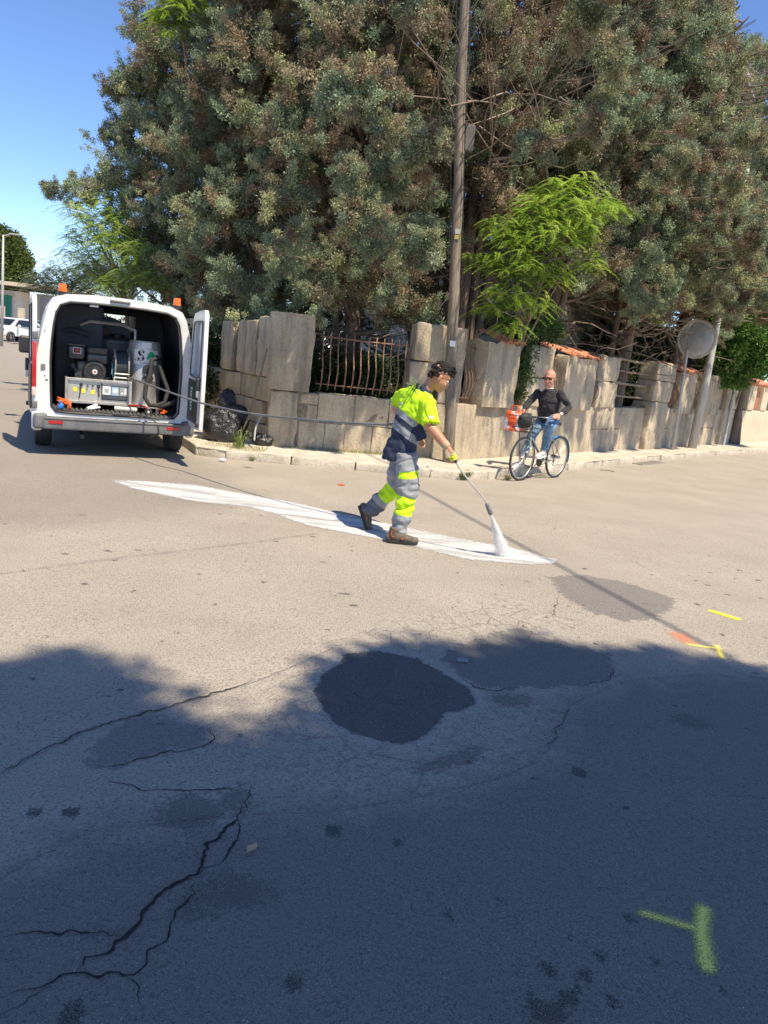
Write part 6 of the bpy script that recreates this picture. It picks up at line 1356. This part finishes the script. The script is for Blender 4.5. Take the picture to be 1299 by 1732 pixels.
for x, a0, a1 in ((0, 60, 200),):
    q = MB(); pts = [(x+.352*math.cos(math.radians(a)), 0, .34+.352*math.sin(math.radians(a))) for a in range(a0, a1, 8)]; 
    vs = [(px, y, pz) for px, _, pz in pts for y in (-.024, .024)]; q = MB(); q.add(vs+[(a+.004*(a-x), b, c+.004*(c-.34)+.003) for a, b, c in vs], [(2*i, 2*i+1, 2*i+3, 2*i+2) for i in range(len(pts)-1)]+[(len(vs)+2*i+2, len(vs)+2*i+3, len(vs)+2*i+1, len(vs)+2*i) for i in range(len(pts)-1)]); q.build('mudguard', m_bb, BK, smooth=True)
q = MB(); q.lathe([(.0, .0), (.09, .0), (.095, .004), (.09, .008), (0, .008)], (.43, -.05, .28), (0, -1, 0), 28); q.torus((.43, -.055, .28), .085, .008, (0, 1, 0), 28, 6); q.build('chainring', m_black, BK, smooth=40)
q = MB(); q.lathe([(0, .0), (.04, .0), (.04, .02), (0, .02)], (0, -.05, .34), (0, -1, 0), 18); q.tube([(.43, -.055, .365), (.0, -.055, .375)], .005, 5); q.tube([(.43, -.055, .195), (.0, -.055, .30)], .005, 5); q.rbox((-.01, -.06, .24), (.03, .02, .1), .008); q.build('chain', m_black, BK, smooth=40)
q = MB(); q.tube([(.43, -.07, .28), (.56, -.075, .17)], .009, 8); q.tube([(.43, .07, .28), (.30, .075, .39)], .009, 8); CR = q.build('crank', m_alu, BK, smooth=True)
q = MB(); q.rbox((.56, -.12, .17), (.08, .08, .022), .006); q.build('pedal', m_black, BK); q = MB(); q.rbox((.30, .12, .39), (.08, .08, .022), .006); q.build('pedal', m_black, BK)
q = MB(); q.tube([(.30, 0, .78), (.28, 0, .86)], .012, 8); q.rbox((.25, 0, .885), (.26, .15, .05), .02); q.build('saddle', m_black, BK, smooth=40)
hbp = [(.74, -.27, .985), (.82, -.26, .99), (.90, -.18, 1.0), (.90, 0, .985), (.90, .18, 1.0), (.82, .26, .99), (.74, .27, .985)]
q = MB(); q.tube(smooth_path(hbp), .011, 8); q.tube([(.865, 0, .88), (.86, 0, .98), (.90, 0, .985)], .013, 8); HB = q.build('handlebar', m_chrome, BK, smooth=True)
for s in (-1, 1):
    q = MB(); q.tube([(.72, s*.27, .984), (.82, s*.26, .99)], .016, 10); q.build('grip', m_black, HB, smooth=True)
q = MB(); bx0, bx1, by0, by1, bz0, bz1 = 1.0, 1.27, -.19, .17, .76, .99
for z in (bz0, bz0+.06, bz0+.12, bz0+.18, bz1): q.tube([(bx0, by0, z), (bx1, by0, z), (bx1, by1, z), (bx0, by1, z)], .005 if z == bz1 else .003, 4, closed=True)
for i in range(9):
    u = i/8
    for x in (bx0, bx1): q.tube([(x, by0+(by1-by0)*u, bz0), (x, by0+(by1-by0)*u, bz1)], .0025, 4)
    for y in (by0, by1): q.tube([(bx0+(bx1-bx0)*u, y, bz0), (bx0+(bx1-bx0)*u, y, bz1)], .0025, 4)
    q.tube([(bx0, by0+(by1-by0)*u, bz0), (bx1, by0+(by1-by0)*u, bz0)], .0025, 4)
q.tube([(.9, 0, .9), (1.0, 0, .9)], .008, 6); q.tube([(1.034, .05, .34), (1.1, .08, .76)], .005, 6); q.tube([(1.034, -.05, .34), (1.1, -.08, .76)], .005, 6); q.build('basket', m_black, BK)
BM = root_mat(BK)
def crumple(size, seed): 
    mb = MB(); mb.rbox((0, 0, 0), size, .02, n=3); return mb
# shopping bag hanging outside the basket, black bag inside
SBG = thing('shopping_bag', 'orange and white plastic shopping bag hanging on the bicycle basket', 'shopping bag', tuple(BM @ V3((1.16, -.16, .75))), bh)
q = MB(); n = 10; vs = []; fs = []; 
for j in range(7):
    z = .29*j/6; w = .15-.02*(j/6)**2; dp = .06*(1-.6*j/6)+.015
    for i in range(16): a = i*math.pi/8; e = 1+.12*nz((math.cos(a)*2, math.sin(a)*2, z*9), 1.5); vs.append((dp*math.copysign(abs(math.cos(a))**.6, math.cos(a))*e*1.7, w*math.copysign(abs(math.sin(a))**.6, math.sin(a))*e, z))
fs = [(j*16+i, j*16+(i+1) % 16, (j+1)*16+(i+1) % 16, (j+1)*16+i) for j in range(6) for i in range(16)]+[tuple(range(16))[::-1], tuple(96+i for i in range(16))]
t = NT('shopping_bag_plastic'); p_ = t.pos('Object'); t.set('Base Color', t.ramp(t.noise(7, 2, .5, t.pos('Object', (1, 1, .5))), [(.53, (.95, .13, .02)), (.58, (.75, .72, .68))])); t.set('Roughness', .35); m_sb = t.mat
q.add(vs, fs); q.build('bag_body', m_sb, SBG, smooth=True)
q = MB()
for s in (-1, 1): q.tube([(s*.02, -.08, .28), (s*.01, -.05, .38), (s*.01, .05, .38), (s*.02, .08, .28)], .006, 5)
q.build('handle', m_sb, SBG, smooth=True)
q = MB(); q.ball((0, 0, 0), 1, 24, 16); q.v = [((abs(v[0])**.6*math.copysign(.11, v[0]))*(1+.3*nz(v, 2)), abs(v[1])**.6*math.copysign(.12, v[1])*(1+.3*nz(v, 2, 4)), abs(v[2])**.7*math.copysign(.11, v[2])*(1+.4*nz(v, 3, 2))) for v in q.v]
o = q.build('black_bag', M('bag_fabric', (.02, .02, .024), .7, col2=(.035, .035, .04), sc=20), smooth=True); o.location = BM @ V3((1.12, .0, .93)); tag(o, 'rumpled black bag sitting in the wire basket of the bicycle', 'bag')

# ---------------------------------------------------------------- the cyclist
CY_ = thing('person', 'bald man in black jumper and jeans sitting astride the bicycle', 'person', (2.5, 12.0, 0))
Fc = V3((-.667, -.745, 0)); Rc = V3((-.745, .667, 0))
sR, eR, wR = at(910, 664, 12.06), at(892, 684, 11.95), at(885, 696, 11.80)
sL, eL, wL = at(948, 665, 11.82), at(963, 689, 11.78), at(947, 702, 11.55)
hR_, kR_, aR_ = at(919, 708, 12.1), at(903, 731, 11.9), at(884, 769, 12.05)
hL_, kL_, aL_ = at(937, 708, 11.95), at(930, 722, 11.56), at(921, 760, 11.74)
hc = at(930, 640, 11.88); nkc = at(930, 658, 11.95)
C3 = frame3((-.42, -.90, -.10), (-.03, -.10, 1))
q = MB(); CT = head_shape(q, hc, C3, 1.12, 1.04)
q.tube([nkc-V3((0, 0, .05)), CT(-.03, 0, -.06), CT(-.025, 0, -.02)], [.066, .062, .058], 12)
q.tube([at(928, 708, 12.02), at(928, 690, 12.0), at(929, 672, 11.96), at(929, 662, 11.95), nkc], [(.12, .1), (.12, .1), (.13, .09), (.10, .06), (.05, .05)], 14, side=Rc)
for a, b_, c_ in ((sR, eR, wR), (sL, eL, wL)): q.tube([a, a.lerp(b_, .5), b_, c_], [.036, .038, .036, .027], 12)
gr = BM @ V3((.77, -.27, .988)); grip_hand(q, wR, gr, (BM.to_3x3() @ V3((1, .05, .03))), .016, 1.05)
open_hand(q, wL, at(930, 706, 11.44)-wL, V3((0, -.3, 1)).cross(at(930, 706, 11.44)-wL) if False else V3((.25, -.6, -.7)), 1.05, .35)
for a, b_, c_ in ((hR_, kR_, aR_), (hL_, kL_, aL_)): q.tube([a, b_, c_], [.075, .055, .04], 12)
place_mesh(fuse(q, .0065, it=1), 'body', [m_skin2, m_hair2], CY_, lambda c, p: 1 if (lambda l: l.z > .02 and l.x < -.045 or (l.x < -.03 and abs(l.y) > .06 and l.z > -.03))(C3.transposed() @ (c-hc)) and (c-hc).length < .16 else 0)
q = MB()
for i in range(150):
    sy = rh.choice((-1, 1)); q.ball(CT(rh.uniform(-.085, .01), sy*rh.uniform(.05, .068), rh.uniform(-.035, .05)), .012, 7, 5)
for i in range(70): q.ball(CT(-.088+rh.uniform(-.008, .01), rh.uniform(-.05, .05), rh.uniform(-.04, .04)), .014, 7, 5)
place_mesh(fuse(q, .007, it=2), 'hair', [m_hair2], CY_)
q = MB(); q.tube([CT(.1, -.02, -.078), CT(.103, 0, -.077), CT(.1, .02, -.078)], .004, 6); q.build('mouth', m_lip, CY_, smooth=True, world=True)
q = MB()
for sy in (-1, 1): q.rbox(CT(.098, sy*.033, .0), (.01, .054, .034), .004, C3, 0); q.tube([CT(.096, sy*.06, .008), CT(.05, sy*.082, .008), CT(-.01, sy*.086, .0)], .003, 5, 1)
q.box(CT(.102, 0, .006), (.006, .016, .006), C3); q.build('sunglasses', [M('brown_lens', (.03, .015, .01), .12), m_black], CY_, smooth=40, world=True)
q = MB(); q.tube([at(928, 712, 12.02), at(928, 700, 12.0), at(928, 688, 11.97), at(929, 676, 11.95), at(929, 666, 11.95), at(930, 660, 11.95), at(930, 656, 11.95)], [(.155, .15), (.17, .17), (.17, .17), (.185, .15), (.165, .115), (.11, .085), (.075, .07)], 20, side=Rc)
q.tube([sR.lerp(nkc, .15), sR, sR.lerp(eR, .5), eR, eR.lerp(wR, .6), eR.lerp(wR, .88)], [.055, .060, .058, .055, .047, .044], 14); q.tube([sL.lerp(nkc, .15), sL, sL.lerp(eL, .5), eL, eL.lerp(wL, .5), eL.lerp(wL, .85)], [.055, .062, .060, .057, .05, .045], 14)
place_mesh(fuse(q, .008, it=3), 'jumper', [M('black_jumper', (.022, .022, .024), .9, col2=(.04, .038, .038), sc=12, bump=(120, .3))], CY_, None, lambda p: ridge((p[0], p[1], p[2]*1.6), 6, 5)*.010+nz((p[0]*4, p[1]*4, p[2]*8), 1.6)*.012+nz(p, 11)*.004)
m_jean = M('blue_denim', (.07, .15, .28), .85, col2=(.17, .30, .46), sc=5, bump=(120, .3))
q = MB(); q.tube([at(928, 700, 12.0), at(928, 713, 12.03)], [(.15, .14), (.16, .14)], 16, side=Rc)
q.tube([hR_, hR_.lerp(kR_, .5), kR_, kR_.lerp(aR_, .5), kR_.lerp(aR_, .97)], [.1, .092, .08, .07, .062], 16); q.tube([hL_, hL_.lerp(kL_, .5), kL_, kL_.lerp(aL_, .5), kL_.lerp(aL_, .97)], [.1, .096, .085, .072, .062], 16)
place_mesh(fuse(q, .008, it=3), 'jeans', [m_jean], CY_, None, lambda p: ridge((p[0], p[1], p[2]*1.6), 7, 5)*.010+nz((p[0]*3, p[1]*3, p[2]*9), 1.6)*.009+nz(p, 13)*.004)
m_snk = M('white_trainer', (.55, .54, .52), .6, col2=(.4, .4, .39), sc=14); cm_ = [m_snk, m_wcard, m_grey, m_wcard]
hx = aL_+V3((.03, .04, -.115)); shoe(CY_, hx, hx+V3((-.18, -.20, -.03)), (0, 0, 1), cm_, acc=True)
g0 = G(880, 783, .13); g1 = G(866, 787, .13); hx2 = V3((aR_.x+.04, aR_.y+.03, .135)); shoe(CY_, hx2, hx2+V3((-.22, -.15, 0)), (0, 0, 1), cm_, acc=True)
q = MB(); q.torus(wL.lerp(eL, .1), .036, .008, (wL-eL), 20, 6, 0); q.lathe([(.02, 0), (.02, .008), (0, .009)], wL.lerp(eL, .1)+V3((0, -.04, .012)), (0, -1, .3), 14, 1); q.build('wrist_watch', [m_alu, m_wcard], CY_, smooth=40, world=True)
q = MB(); q.torus(nkc+V3((-.01, -.01, .012)), .064, .01, (0, 0, 1), 20, 6); q.build('collar', m_wcard, CY_, smooth=True, world=True)
